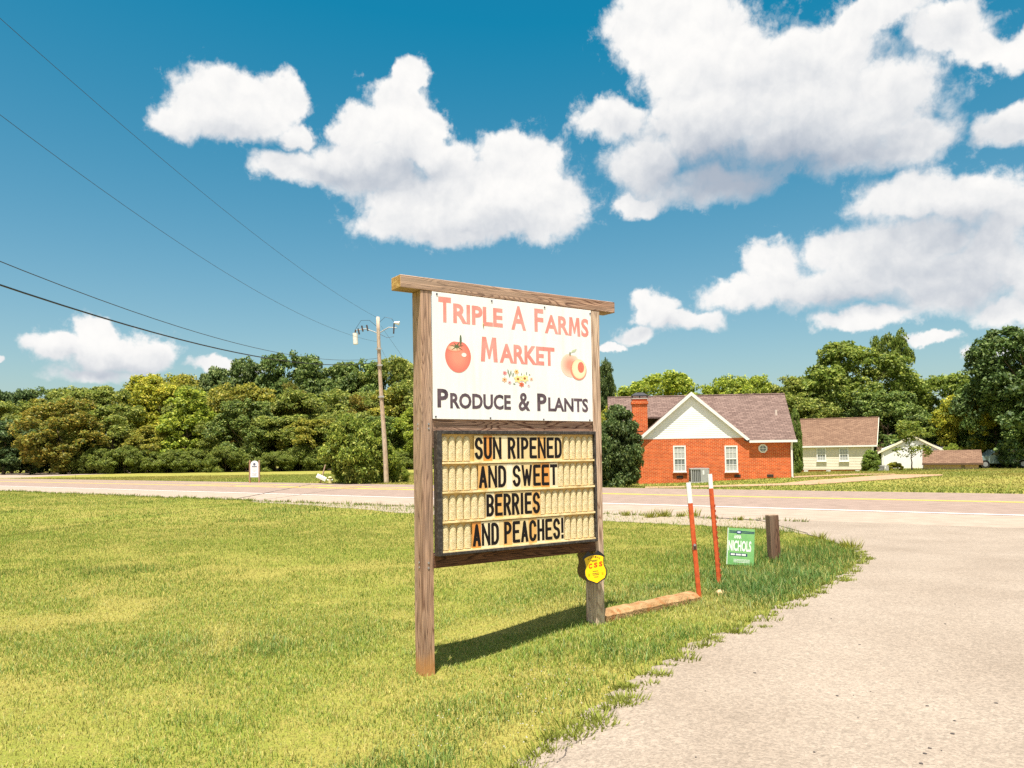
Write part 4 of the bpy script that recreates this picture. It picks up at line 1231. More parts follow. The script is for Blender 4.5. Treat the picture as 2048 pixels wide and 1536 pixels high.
def lap_siding(name, poly_fn, z0, z1, y, mat, parent, step=.105):
    """overlapping boards: one saw-toothed skin; poly_fn(z) -> (xl, xr)"""
    v = []; f = []
    z = z0
    while z < z1 - 1e-4:
        zt = min(z + step, z1)
        a, b = poly_fn(z), poly_fn(zt - 1e-3)
        i = len(v)
        v += [(a[0], y - .014, z), (a[1], y - .014, z), (b[1], y - .003, zt), (b[0], y - .003, zt), (a[0], y - .001, z), (a[1], y - .001, z)]
        f += [(i, i + 1, i + 2, i + 3), (i + 4, i + 5, i + 1, i)]
        z = zt
    o = MB().add(v, f).build(name, mat, parent); o['kind'] = 'stuff'
    return o


def brick_house():
    Fm = Frame(*(at(1277, 940, 42.6).xy), math.radians(-6))
    H = empty('brick_house', (Fm.o.x, Fm.o.y, 0), Fm.a, 'orange-red brick house with white gable and mauve shingle roof', 'house')
    P = Fm.loc
    x1 = P(1583, 930)[0]; ap, gr_x = P(1382, 790)[0], P(1489, 870)[0]
    zg = P(1382, 876)[1]; zap = P(1382, 789)[1]
    OV = .13
    # walls
    zt_r = P(1540, 884)[1]
    MB().prism([(0, -.6), (x1, -.6), (x1, zt_r + .12), (gr_x, zt_r + .12), (gr_x, zg), (0, zg)], 0, .25).build('front_wall', M['brick'], H)
    MB().box(0, .25, .2501, 8, -.6, zg).build('side_wall', M['brick'], H)
    MB().box(x1 - .25, x1, .2501, 8, -.6, zt_r + .1).build('side_wall', M['brick'], H)
    MB().box(.2501, x1 - .2501, 7.75, 8, -.6, zt_r + .1).build('rear_wall', M['brick'], H)
    MB().box(-1.6, -.001, 2.4, 2.65, -.6, 2.25).build('set_back_wall', M['brick'], H)
    # gable siding
    m_ = (zap - zg) / (ap - 0)
    lap_siding('gable_siding', lambda z: ((z - zg) / m_ * (ap / ap), gr_x - (z - zg) / ((zap - zg) / (gr_x - ap))), zg + .03, zap - .05, 0.02, M['siding_w'], H)
    MB().box(.02, gr_x - .02, -.01, .05, zg - .03, zg + .03).build('gable_trim', M['trim'], H)
    # wing roof: two slopes
    al, ar = P(1271, 880)[0], P(1499, 878)[0]; zl_, zr_ = P(1271, 882)[1], P(1499, 879)[1]
    za = P(1382, 784, -OV)[1]
    for nm, xe, ze in (('roof', al, zl_), ('roof', ar, zr_)):
        roof_slab(nm, [(xe, -OV, ze), (ap, -OV, za), (ap, 4.6, za), (xe, 4.6, ze)], .07, M['roof_a'], H)
        d = Vector((ap - xe, 0, za - ze)); dn = Vector((-d.z, 0, d.x)).normalized()
        if dn.z > 0: dn = -dn
        q = [Vector((xe, 0, ze)), Vector((ap, 0, za)), Vector((ap, 0, za - .21)), Vector((xe + (.16 if xe < ap else -.16), 0, ze - .06))]
        MB().add([(p.x, -OV - .03, p.z + .01) for p in q] + [(p.x, -OV - .002, p.z + .01) for p in q], [(0, 1, 2, 3), (7, 6, 5, 4), (0, 4, 5, 1), (1, 5, 6, 2), (2, 6, 7, 3), (3, 7, 4, 0)]).build('rake_board', M['trim'], H)
        MB().add([(p.x, -OV - .001, p.z - .075) for p in q[:2]] + [(q[1].x, .015, q[1].z - .075), (q[0].x, .015, q[0].z - .075)], [(0, 1, 2, 3)]).build('soffit', M['trim'], H)
    # main roof
    ze = P(1545, 880, -OV)[1]; xr = P(1593, 880, -OV)[0]
    yr = 4.3
    zr = P(1480, 790, yr)[1]; xrl = P(1215, 795, yr)[0]; xrr = P(1569, 788, yr)[0]
    roof_slab('roof', [(ar - .15, -OV, ze), (xr, -OV, ze), (xrr, yr, zr), (xrl, yr, zr), (xrl, 2.2, ze + (zr - ze) * (2.2 + OV) / (yr + OV)), (ap + .3, 2.2, ze + (zr - ze) * (2.2 + OV) / (yr + OV))], .08, M['roof_a'], H)
    yl = .9; zl2 = ze + (zr - ze) * (yl + OV) / (yr + OV)
    roof_slab('roof', [(xrl - .1, yl, zl2), (.35, yl, zl2), (.35, 2.19, ze + (zr - ze) * (2.19 + OV) / (yr + OV)), (xrl - .1, 2.19, ze + (zr - ze) * (2.19 + OV) / (yr + OV))], .08, M['roof_a'], H)
    roof_slab('roof', [(xrl, yr, zr), (xrr, yr, zr), (xr, 8.6, ze), (xrl, 8.6, ze)], .08, M['roof_a'], H)
    MB().tube([(xrl, yr, zr + .01), (xrr, yr, zr + .01)], .06, 6).build('ridge_cap', M['roof_a'], H)
    MB().box(ar - .05, xr + .02, -OV - .11, -OV - .001, ze - .13, ze - .005).build('gutter', M['trim'], H)
    MB().box(ar - .02, xr - .02, -OV, .0, ze - .10, ze - .085).build('soffit', M['trim'], H)
    # downspout
    xd = P(1583, 900)[0]
    MB().tube([(xd - .01, -OV - .05, ze - .12), (xd - .01, -.07, ze - .38), (xd - .01, -.06, P(1583, 956)[1] + .06), (xd + .05, -.14, P(1583, 956)[1] - .02)], .055, 8).build('downspout', M['trim'], H)
    # vent pipe on the roof
    vx, vz = P(1552, 826, 2.2)
    MB().tube([(vx, 2.2, vz - .25), (vx, 2.2, vz + .18)], .07, 8).build('vent_pipe', plain('vent_pipe_paint', (.6, .5, .44), .6), H)
    # chimney
    cxa, cxb = P(1265, 830, .9)[0], P(1295, 830, .9)[0]; zt = P(1280, 798, .9)[1]
    ch = MB().box(cxa, cxb, .9, 1.6, -.5, zt).build('chimney', M['brick'], H)
    MB().box(cxa - .05, cxb + .05, .85, 1.65, zt - .28, zt - .12).build('corbel', M['brick'], ch)
    MB().box(cxa - .03, cxb + .03, .87, 1.63, zt + .001, zt + .05).build('crown_slab', plain('chimney_concrete', (.4, .38, .35), .9), ch)
    for sx in (cxa, (cxa + cxb) / 2, cxb):
        MB().box(sx - .03, sx + .03, .9, .95, zt + .051, zt + .20).build('cap_post', M['black_metal'], ch)
    MB().add([(cxa - .06, .84, zt + .20), (cxb + .06, .84, zt + .20), (cxb + .06, 1.66, zt + .20), (cxa - .06, 1.66, zt + .20), (cxa + .2, 1.1, zt + .38), (cxb - .2, 1.1, zt + .38), (cxb - .2, 1.4, zt + .38), (cxa + .2, 1.4, zt + .38)],
             [(0, 1, 5, 4), (1, 2, 6, 5), (2, 3, 7, 6), (3, 0, 4, 7), (4, 5, 6, 7), (3, 2, 1, 0)]).build('cap', M['black_metal'], ch)
    # windows
    for ua, ub in ((1347, 1371), (1450, 1474.5)):
        xa, zb = P(ua, 943.5); xb, zt2 = P(ub, 891)
        window(H, xa, xb, zb, zt2, -.005)
        MB().box(xa - .05, xb + .05, -.06, -.001, zb - .125, zb - .052).build('brick_sill', M['brick'], H)
    ox, oz = P(1525.5, 897)
    R_ = .25
    oc = [(ox + R_ * math.cos(t), oz + R_ * math.sin(t)) for t in np.arange(8) * math.pi / 4 + math.pi / 8]
    ow = MB().prism(oc, -.05, .01).build('octagon_window', M['trim'], H)
    MB().prism([(ox + (x - ox) * .70, oz + (z - oz) * .70) for x, z in oc], -.056, -.0505).build('pane', M['glass'], ow)
    MB().box(ox - .012, ox + .012, -.062, -.057, oz - R_ * .62, oz + R_ * .62).build('glazing_bar', M['trim'], ow)
    MB().box(ox - R_ * .62, ox + R_ * .62, -.0615, -.0565, oz - .012, oz + .012).build('glazing_bar', M['trim'], ow)
    for u, v in ((1359.5, 954), (1475, 952), (1540.5, 951.5)):
        x, z = P(u, v)
        vt = MB().box(x - .17, x + .17, -.015, .01, z - .075, z + .075).build('crawl_vent', M['vent'], H)
        for k in range(3): MB().box(x - .16, x + .16, -.022, -.0155, z - .055 + k * .045, z - .035 + k * .045).build('louvre', plain('vent_louvre', (.09, .06, .05), .7), vt)
    return Fm


FB = brick_house()


def ac_unit(name, u0, u1, v0, v1, Y, label):
    a = at(u0, v1, Y); b = at(u1, v0, Y)
    o = empty(name, ((a.x + b.x) / 2, Y, a.z), math.radians(-6), label, 'air conditioner', 'air conditioning units beside the houses')
    w = (b.x - a.x) / 2; h = b.z - a.z; d = w * .9
    gm_ = M['grey_metal']
    MB().box(-w * 1.05, w * 1.05, -d * .05, 2 * d + .05, -.3, .03).build('base_pad', plain('concrete_pad', (.42, .40, .37), .9), o)
    MB().box(-w * .94, w * .94, .03, 2 * d - .03, .031, h - .06).build('coil', plain('coil_dark', (.07, .07, .07), .6), o)
    for s in (-1, 1):
        for y in (0, 2 * d - .05): MB().box(s * w - (.05 if s > 0 else 0), s * w + (.05 if s < 0 else 0), y, y + .05, .0305, h - .06).build('corner_post', gm_, o)
    MB().box(-w - .01, w + .01, -.01, 2 * d + .01, h - .0595, h).build('lid', gm_, o)
    MB().box(w * .05, w * .90, -.012, .028, .031, h - .0605).build('service_panel', gm_, o)
    MB().box(w * .28, w * .45, -.018, -.0125, h * .55, h * .85).build('rating_plate', M['trim'], o)
    for k in range(5):
        x = -w * .92 + k * w * .19
        MB().box(x, x + .035, .004, .028, .05, h - .065).build('grille_bar', gm_, o)
    MB().tube([(-w * .6, d, h), (-w * .6, d, h + .02), (w * .6, d, h + .02), (w * .6, d, h)], .01, 6).build('fan_guard', M['black_metal'], o)
    return o


ac_unit('air_conditioner', 1382.5, 1418, 936.5, 965, 41.2, 'large grey air conditioning unit against the orange brick wall')


def beige_house():
    Y0 = 55.0
    Fm = Frame(*(at(1540, 930, Y0 + 3.0).xy), math.radians(-20))
    H = empty('beige_house', (Fm.o.x, Fm.o.y, 0), Fm.a, 'low beige siding house with brown roof right of the brick house', 'house')
    P = Fm.loc
    xr = P(1748, 920)[0]; ze = P(1670, 891)[1]; zs = P(1670, 939)[1]; zb = P(1670, 947)[1] - .5
    MB().box(0, xr, 0, .2, zs, ze).build('front_wall', M['siding_b'], H)
    MB().box(xr - .2, xr, .2001, 7, zs, ze).build('side_wall', M['siding_b'], H)
    MB().prism([(.2001, ze + .001), (7, ze + .001), (3.6, ze + 2.0)], xr - .2, xr, 'yz').build('gable_wall', M['siding_b'], H)
    MB().box(0, .2, .2001, 7, zs, ze).build('side_wall', M['siding_b'], H)
    MB().box(.2001, xr - .2001, 6.8, 7, zs, ze).build('rear_wall', M['siding_b'], H)
    lap_siding('lap_siding', lambda z: (0, xr - .06), zs + .005, ze - .02, -.004, M['siding_b'], H, step=.115)
    MB().box(.02, xr - .02, .02, 6.9, zb, zs - .001).build('foundation', M['brick2'], H)
    MB().box(xr - .07, xr + .01, -.03, .02, zs, ze).build('corner_board', M['trim'], H)
    OV = .12
    el = P(1560, 895, -OV)[0] - 1.5; er = P(1752, 889, -OV)[0]; zee = P(1670, 891, -OV)[1]
    yr = 3.6; zr = P(1680, 837, yr)[1]; rr = P(1757, 834, yr)[0]
    er = max(er, xr + .2)
    roof_slab('roof', [(el, -OV, zee), (er, -OV, zee), (rr, yr, zr), (el, yr, zr)], .08, M['roof_b'], H)
    roof_slab('roof', [(el, yr, zr), (rr, yr, zr), (er, 7.3, zee), (el, 7.3, zee)], .08, M['roof_b'], H)
    MB().tube([(el, yr, zr + .01), (rr, yr, zr + .01)], .06, 6).build('ridge_cap', M['roof_b'], H)
    MB().box(el, er, -OV - .10, -OV - .001, zee - .12, zee - .01).build('gutter', M['trim'], H)
    q = [(er + .01, -OV, zee), (rr + .01, yr, zr)]
    MB().add([(q[0][0], q[0][1], q[0][2] - .16), (q[0][0], q[0][1], q[0][2]), (q[1][0], q[1][1], q[1][2]), (q[1][0], q[1][1], q[1][2] - .16)] + [(q[0][0] + .03, q[0][1], q[0][2] - .16), (q[0][0] + .03, q[0][1], q[0][2]), (q[1][0] + .03, q[1][1], q[1][2]), (q[1][0] + .03, q[1][1], q[1][2] - .16)],
             [(0, 1, 2, 3), (7, 6, 5, 4), (0, 4, 5, 1), (1, 5, 6, 2), (2, 6, 7, 3), (3, 7, 4, 0)]).build('rake_board', M['siding_b'], H)
    xd = P(1744, 900)[0]
    MB().tube([(xd, -OV - .04, zee - .1), (xd, -.07, zee - .35), (xd, -.07, zs - .1)], .05, 8).build('downspout', M['trim'], H)
    for ua, ub in ((1633.5, 1651.5), (1678.5, 1696.5)):
        xa, za = P(ua, 922.5); xb, z2 = P(ub, 895)
        window(H, xa, xb, za, z2, -.02, grid=(3, 2), fr=.07)
    for u in (1612, 1657, 1715):
        x, z = P(u, 942)
        MB().box(x - .14, x + .14, -.005, .021, z - .05, z + .05).build('crawl_vent', M['trim'], H)
    x, z = P(1592, 910)
    mb_ = MB().box(x - .16, x + .20, -.22, -.021, z - .25, z + .28).build('meter_box', plain('meter_box_white', (.75, .74, .72), .5), H)
    MB().tube([(x, -.1, z - .26), (x, -.1, zb + .2)], .035, 8).build('conduit', M['grey_metal'], mb_)
    return Fm


beige_house()
ac_unit('air_conditioner', 1757, 1777, 931, 944.5, 57.0, 'small grey air conditioning unit right of the beige house')


def white_garage():
    Y0 = 66.0
    Fm = Frame(*(at(1764, 930, Y0).xy), math.radians(-24))
    H = empty('white_garage', (Fm.o.x, Fm.o.y, 0), Fm.a, 'white gabled outbuilding behind the small thin tree', 'outbuilding')
    P = Fm.loc
    xr = P(1885, 920)[0]; ze = P(1775, 898)[1]; ap = P(1826, 880)[0]; za = P(1826, 873)[1]; zb = P(1800, 943)[1] - .5
    zer = ze
    MB().prism([(0, zb), (xr, zb), (xr, zer), (ap, za), (0, ze)], 0, 6).build('wall', M['siding_w'], H)
    MB().prism([(xr + .02, zb), (xr + 2.0, zb), (xr + 2.0, zer - .35), (xr + .02, zer - .1)], 1.0, 5).build('lean_to', M['siding_w'], H)
    for xe in (-.3, xr + .3):
        zz = ze - .25
        roof_slab('roof', [(xe, -.10, zz), (ap, -.10, za + .12), (ap, 6.2, za + .12), (xe, 6.2, zz)], .07, M['roof_c'], H)
        q = [(xe, zz), (ap, za + .13), (ap, za - .05), (xe, zz - .17)]
        MB().add([(a, -.135, b) for a, b in q] + [(a, -.102, b) for a, b in q], [(0, 1, 2, 3), (7, 6, 5, 4), (0, 4, 5, 1), (1, 5, 6, 2), (2, 6, 7, 3), (3, 7, 4, 0)]).build('rake_board', plain('cream_trim', srgb(236, 226, 200), .6), H)
    # cross roofs left and right behind
    for ua, ub, vt, vb, mt in ((1752, 1772, 881, 903, M['roof_b']), (1770, 1800, 883.5, 898, M['roof_c']), (1862, 1893, 888, 899, M['roof_c'])):
        a, zt = P(ua, vt, 4.0); b, _ = P(ub, vt, 4.0); _, z2 = P(ua, vb, 1.5)
        roof_slab('side_roof', [(a, 1.6, z2), (b, 1.6, z2), (b, 4.0, zt), (a, 4.0, zt)], .08, mt, H)
    a, b = P(1757, 925, 2)[0], P(1768, 925, 2)[0]
    MB().box(a, b, 2, 3.5, zb, P(1757, 904, 2)[1]).build('side_wing', M['siding_b'], H)
    MB().box(.08, .16, -.05, -.001, zb, ze - .1).build('downspout', M['trim'], H)


white_garage()


def tan_shed():
    Y0 = 60.0
    Fm = Frame(*(at(1847.5, 930, Y0 + 1).xy), math.radians(-29))
    H = empty('tan_shed', (Fm.o.x, Fm.o.y, 0), Fm.a, 'long low tan shed with brown shingle roof under the trees', 'shed')
    P = Fm.loc
    xr = P(1957, 925)[0]; ze = P(1890, 928)[1]; zb = P(1890, 940)[1] - .4
    wl = plain('tan_shed_wall', srgb(222, 190, 150), .7)
    MB().box(0, xr, 0, 4, zb, ze + .05).build('wall', wl, H)
    yr = 2.4; zt = P(1880, 900.5, yr)[1]
    a, b = P(1844.5, 927, -.3)[0], xr + .3; z0 = P(1880, 926.5, -.3)[1]
    roof_slab('roof', [(a, -.3, z0), (b, -.3, z0), (b, yr, zt), (a, yr, zt)], .1, M['roof_b'], H)
    roof_slab('roof', [(a, yr, zt), (b, yr, zt), (b, 4.4, z0), (a, 4.4, z0)], .1, M['roof_b'], H)
    MB().box(a - .01, b + .01, -.335, -.302, z0 - .14, z0 + .0).build('fascia', plain('shed_fascia', srgb(96, 74, 58), .7), H)
    MB().prism([(0, ze + .051), (4, ze + .051), (yr, zt - .12)], 0, .1, 'yz').build('gable_wall', wl, H)
    MB().box(P(1923, 930)[0], P(1930, 930)[0], -.02, -.001, zb, ze - .1).build('door_edge', plain('shed_trim', srgb(150, 130, 104), .7), H)


tan_shed()

# ------------------------------------------------------------------ cars far right
def car(name, p, rz, body_c, label, tall=1.0):
    o = empty(name, p, rz, label, 'car', 'vehicles parked under the trees')
    bm_ = plain('car_paint_' + name + label[:6], body_c, .25, .6)
    prof = [(-2.2, .35), (2.2, .35), (2.25, .75), (2.0, .95), (1.05, 1.05), (.45, 1.50 * tall), (-1.5, 1.52 * tall), (-2.1, 1.05), (-2.25, .8)]
    MB().prism(prof, -.85, .85).build('body', bm_, o, bevel=.08)
    gl = plain('car_glass', (.02, .025, .03), .05, .8)
    MB().prism([(.98, 1.08), (.42, 1.44 * tall), (-.3, 1.45 * tall), (-.3, 1.06)], -.862, .862).build('side_window', gl, o)
    MB().prism([(-.4, 1.06), (-.4, 1.45 * tall), (-1.42, 1.45 * tall), (-1.9, 1.08)], -.862, .862).build('side_window', gl, o)
    for x in (-1.4, 1.4):
        for s in (-1, 1):
            w = MB().tube([(x, s * .70, .33), (x, s * .90, .33)], .33, 16).build('wheel', plain('tyre', (.02, .02, .02), .8), o)
            MB().tube([(x, s * .88, .33), (x, s * .915, .33)], .19, 12).build('rim', M['steel'], w)
    for s in (-1, 1):
        MB().box(2.2, 2.27, s * .6 - .18, s * .6 + .18, .68, .82).build('headlight', M['trim'], o)
        MB().box(-2.27, -2.2, s * .65 - .12, s * .65 + .12, .75, .95).build('tail_light', plain('tail_red', (.4, .02, .02), .3), o)
    return o


p = gp(1998, 936); car('parked_car', (p.x, p.y, p.z), math.radians(172), srgb(120, 140, 138), 'grey-green parked car in the shade at the far right')
p = gp(2000, 931.5); car('parked_van', (p.x - .5, p.y, p.z), math.radians(100), (.8, .8, .8), 'white parked van half hidden behind the grey-green car', 1.35)

# ------------------------------------------------------------------ utility pole and wires
pb_ = gp(772.5, 967); pt_ = at(755, 634, pb_.y)
M['pole'] = wood('utility_pole_wood', 'z', srgb(204, 180, 156), srgb(150, 126, 106), srgb(210, 194, 176), ring=12, seed=2.2)
ax = pt_ - pb_; PL = ax.length
pole = empty('utility_pole', pb_, 0, 'leaning bare wooden utility pole beside the road with wires', 'utility pole')
pole.rotation_euler = Vector((0, 0, 1)).rotation_difference(ax.normalized()).to_euler()
nseg = 14
MB().tube([(0.03 * math.sin(i * .5), 0, -.6 + (PL + .6) * i / nseg) for i in range(nseg + 1)], [.155 - .055 * i / nseg for i in range(nseg + 1)], 12).build('shaft', M['pole'], pole, smooth=True)
blk_m = plain('cutout_porcelain', (.07, .055, .05), .3)
zA = PL - .95
for s, L_ in ((-1, 1.35), (1, 1.15)):
    arm = MB().tube([(s * .10, 0, zA), (s * L_ * .55, 0, zA + .28), (s * L_, 0, zA + .22)], .030, 6).build('bracket_arm', M['grey_metal'], pole)
MB().tube([(-1.40, 0, zA - .62), (-1.40, 0, zA + .05)], .15, 12).build('lightning_arrester', plain('pale_housing', (.70, .68, .62), .4), pole)
MB().tube([(-1.40, 0, zA + .051), (-1.36, 0, zA + .26)], .05, 8).build('bushing', blk_m, pole)
for x, z in ((-1.15, .10), (-.92, .26), (-.62, .28)):
    MB().tube([(x, 0, zA + z - .14), (x - .06, 0, zA + z + .22)], .05, 8).build('insulator', blk_m, pole)
MB().tube([(.98, 0, zA + .55), (1.30, -.02, zA + .48)], [.05, .13], 10).build('lamp_head', plain('lamp_white', (.8, .8, .8), .3), pole)
MB().tube([(.92, 0, zA - .12), (.98, 0, zA + .50)], .045, 8).build('cutout', blk_m, pole)
MB().tube([(.10, 0, zA + .62), (.45, 0, zA + .92), (.85, 0, zA + .80), (1.0, 0, zA + .55)], .012, 5).build('jumper_wire', M['black_metal'], pole)
MB().tube([(-.10, 0, zA + .4), (-.5, 0, zA + .78), (-1.0, 0, zA + .80), (-1.36, 0, zA + .30)], .012, 5).build('jumper_wire', M['black_metal'], pole)
MB().tube([(.10, 0, zA - .10), (.5, 0, zA - .34), (.92, 0, zA - .30)], .012, 5).build('jumper_wire', M['black_metal'], pole)
for z in (PL - 3.0, PL - 4.9, PL - 2.0): MB().box(-.17, .17, -.17, -.10, z, z + .10).build('clamp', M['grey_metal'], pole)


def wire(pts, rad, label, ext=-5.0, slope=None, zextra=0):
    """a wire running from the pole to the near-left, on the vertical plane through both poles"""
    ys, zs = [], []
    kx = 3.1 / 30.0
    for u, v in pts:
        d = pixdir(u, v)
        # x = pb.x - kx*(pb.y - y) and x = d.x/d.y*y
        y = (pt_.x - kx * pb_.y) / (d.x / d.y - kx) if u < 740 else pb_.y
        p = at(u, v, y); ys.append(y); zs.append(p.z)
    c = np.polyfit(ys, zs, 2 if len(pts) > 2 else 1)
    yy = np.linspace(ext, pb_.y - .1, 40)
    P_ = [(pt_.x - kx * (pb_.y - y), y, float(np.polyval(c, y))) for y in yy]
    o = MB().tube(P_, rad, 6).build('utility_wire', M['black_metal'])
    return tag(o, label, 'wire', 'wires running from the utility pole')


wire([(0, 570), (176, 626), (322, 670), (440, 698), (604, 724), (659, 731), (757, 724)], .020, 'thick black cable, lowest wire running left from the utility pole')
wire([(0, 523), (440, 677.6), (604, 713), (697, 721), (755, 716)], .010, 'thin black cable just above the thick lowest cable')
wire([(0, 228), (190, 372), (400, 512), (560, 608), (753, 684)], .006, 'hair-thin wire meeting the utility pole below its top')
wire([(0, 35), (300, 300), (551, 500), (600, 536), (742, 636)], .006, 'topmost hair-thin wire meeting the utility pole at its tip')
for (u0, v0, u1, v1, lab) in ((762, 652, 815, 728, 'guy wire slanting down to the right from near the pole top'), (764, 700, 782, 735, 'lower short guy wire slanting right from the pole')):
    a = at(u0, v0, pb_.y + .1); b = at(u1, v1, pb_.y + 6)
    dirv = b - a
    e_ = a + dirv * ((a.z + 0.2) / max(.1, a.z - b.z)) if False else a + dirv * (a.z / max(.1, a.z - b.z))
    tag(MB().tube([a, a + (e_ - a) * .5, e_], .007, 5).build('guy_wire', M['black_metal']), lab, 'wire', 'guy wires of the utility pole')

# ------------------------------------------------------------------ small roadside things
# arched white sign on two posts
p = gp(509, 965.5); s_ = p.y / F
o = empty('arched_sign', p, math.radians(-8), 'small white arched sign between two brown posts across the road', 'sign')
w = 8.5 * s_; zt = 44 * s_; zb = 11 * s_
arch = [(-w, zb), (w, zb), (w, zt - w)] + [(w * math.cos(t), zt - w + w * math.sin(t)) for t in np.linspace(.2, math.pi - .2, 9)] + [(-w, zt - w)]
bd = MB().prism(arch, -.02, .02).build('board', plain('arched_board_white', (.78, .78, .78), .4), o)
for s in (-1, 1): MB().box(s * w * 1.17 - .045, s * w * 1.17 + .045, -.04, .05, -.3, 45 * s_).build('post', M['wood_z'], o, bevel=.01)
gyp = plain('arched_sign_print', (.12, .13, .17), .5)
MB().prism([(w * .32 * math.cos(t), 37 * s_ + w * .32 * math.sin(t)) for t in np.arange(0, 6.2, .52)], -.0235, -.0205).build('emblem', gyp, bd)
for z_, hw in ((32.5, .62), (31, .62), (27.5, .5), (25, .58), (22.5, .3), (18.5, .62), (16.5, .5), (14.5, .6)):
    MB().box(-w * hw, w * hw, -.0235, -.0205, z_ * s_, z_ * s_ + (.035 if z_ > 30 else .02)).build('printed_line', gyp if z_ > 30 else plain('arched_sign_grey_print', (.34, .34, .36), .5), bd)
# leaning mailbox
p = gp(638, 966.5); s_ = p.y / F
o = empty('mailbox', p, math.radians(20), 'white mailbox tipped over on its leaning post by the big bush', 'mailbox')
MB().tube([(0, 0, -.25), (13 * s_, 0, 37 * s_)], .045, 6).build('post', M['wood_z'], o)
mbx = [(-.13, -.12), (.13, -.12), (.13, .04)] + [(.13 * math.cos(t), .04 + .11 * math.sin(t)) for t in np.linspace(.3, math.pi - .3, 6)] + [(-.13, .04)]
bxo = MB().prism(mbx, -.30, .30, 'yz').build('box', plain('mailbox_white', (.78, .77, .74), .4), o, bevel=.01, loc=(4 * s_, -.10, 11 * s_))
bxo.rotation_euler = (0, math.radians(27), 0)
# white marker hydrant at the foot of the bush
p = gp(660, 966.5)
o = empty('hydrant', p, 0, 'small pale hydrant standing beside the tipped mailbox', 'hydrant')
MB().tube([(0, 0, -.1), (0, 0, .28), (0, 0, .36), (0, 0, .42)], [.10, .10, .13, .05], 10).build('barrel', plain('hydrant_pale', srgb(214, 200, 150), .6), o)
MB().tube([(-.17, 0, .2), (.17, 0, .2)], .05, 8).build('nozzle', plain('hydrant_white', (.7, .7, .68), .5), o)
# guardrail
a = gp(612, 938.5); b = gp(842, 936.0); b.y = a.y + 1.5; b.x = at(842, 900, b.y).x; b.z = 0
o = empty('guardrail', a, math.atan2(b.y - a.y, b.x - a.x), 'grey steel guardrail in front of the trees behind the utility pole', 'guardrail')
Lg = (Vector((b.x, b.y, 0)) - Vector((a.x, a.y, 0))).length
prof = [(0, .45), (-.05, .52), (0, .60), (-.05, .68), (0, .76), (.012, .76), (-.038, .68), (.012, .60), (-.038, .52), (.012, .45)]
MB().prism(prof, 0, Lg, 'yz').build('rail', M['steel'], o)
for k in range(8): MB().box(k * Lg / 7 - .06, k * Lg / 7 + .06, .02, .14, -.3, .74).build('post', M['grey_metal'], o)
# street name sign
p = gp(60.5, 940); s_ = p.y / F
o = empty('street_sign', p, 0, 'blue street name sign on a thin pole at the far left', 'street sign')
MB().tube([(0, 0, -.3), (0, 0, 30 * s_)], .035, 6).build('pole', M['grey_metal'], o)
bd = MB().box(-8.5 * s_, 8.5 * s_, -.02, .02, 26.5 * s_, 31.5 * s_).build('name_plate', plain('street_sign_blue', srgb(58, 96, 140), .4), o, loc=(0, -.06, 0))
MB().box(-7 * s_, 6 * s_, -.026, -.021, 28.3 * s_, 29.8 * s_).build('lettering', plain('street_sign_print', (.6, .65, .7), .4), bd)
# small white and red sign
p = gp(56, 946.5); s_ = p.y / F
o = empty('small_yard_sign', p, 0, 'tiny white sign with red lettering at the far left roadside', 'sign')
bd = MB().box(-6 * s_, 6 * s_, -.01, .01, .5 * s_, 8 * s_).build('board', M['trim'], o)
for x0, x1 in ((-4.5, -1.2), (-.4, 4)): MB().box(x0 * s_, x1 * s_, -.016, -.0105, 3.2 * s_, 5.4 * s_).build('lettering', plain('sign_red_print', (.45, .03, .06), .5), bd)
for s in (-1, 1): MB().tube([(s * 4 * s_, 0, -.2), (s * 4 * s_, 0, .6 * s_)], .01, 5).build('wire_leg', M['steel'], o)
p = gp(40, 947); s_ = p.y / F
o = empty('roadside_marker', p, 0, 'short yellow marker post left of the tiny red and white sign', 'marker post')
MB().tube([(0, 0, -.2), (0, 0, 10 * s_)], .07, 8).build('post', plain('marker_yellow', srgb(200, 180, 110), .6), o)
MB().tube([(0, 0, 0), (0, 0, 3 * s_)], .14, 8).build('base_collar', plain('marker_rust', srgb(130, 90, 50), .8), o)
# dark church sign board with white lettering
p = gp(135, 943.5); s_ = p.y / F
o = empty('church_sign', p, math.radians(6), 'dark church sign board with white lettering in front of the trees', 'sign')
dk = plain('church_board_dark', (.018, .022, .02), .5)
bd = MB().box(-20 * s_, 20 * s_, -.03, .03, 9 * s_, 29 * s_).build('board', dk, o)
for x in (-21, 21): MB().box(x * s_ - .05, x * s_ + .05, -.04, .06, -.3, 27 * s_).build('post', M['black_metal'], o)
wp = plain('church_sign_print', (.75, .75, .75), .5)
MB().box(-18 * s_, 0 * s_, -.036, -.031, 24.6 * s_, 27 * s_).build('lettering', wp, bd)
for t_, x0, x1, z0, z1 in (('CUMBERLAND', -13, 11, 20.6, 23.4), ('PRESBYTERIAN', -7, 19, 16.4, 19.4), ('CHURCH', -3, 12, 12.2, 15.0)):
    for vs2, fs in glyphs(t_, .03):
        m_ = MB(); slab_text(m_, vs2, fs, x0 * s_, x1 * s_, z0 * s_, z1 * s_, -.031, .004); m_.build('letter', wp, bd)
MB().box(-.3 * s_, .5 * s_, -.03, .03, 29.001 * s_, 33 * s_).build('cross', wp, bd)

# ------------------------------------------------------------------ trees and shrubs
def unit(a): return a / np.maximum(np.linalg.norm(a, axis=-1, keepdims=True), 1e-9)


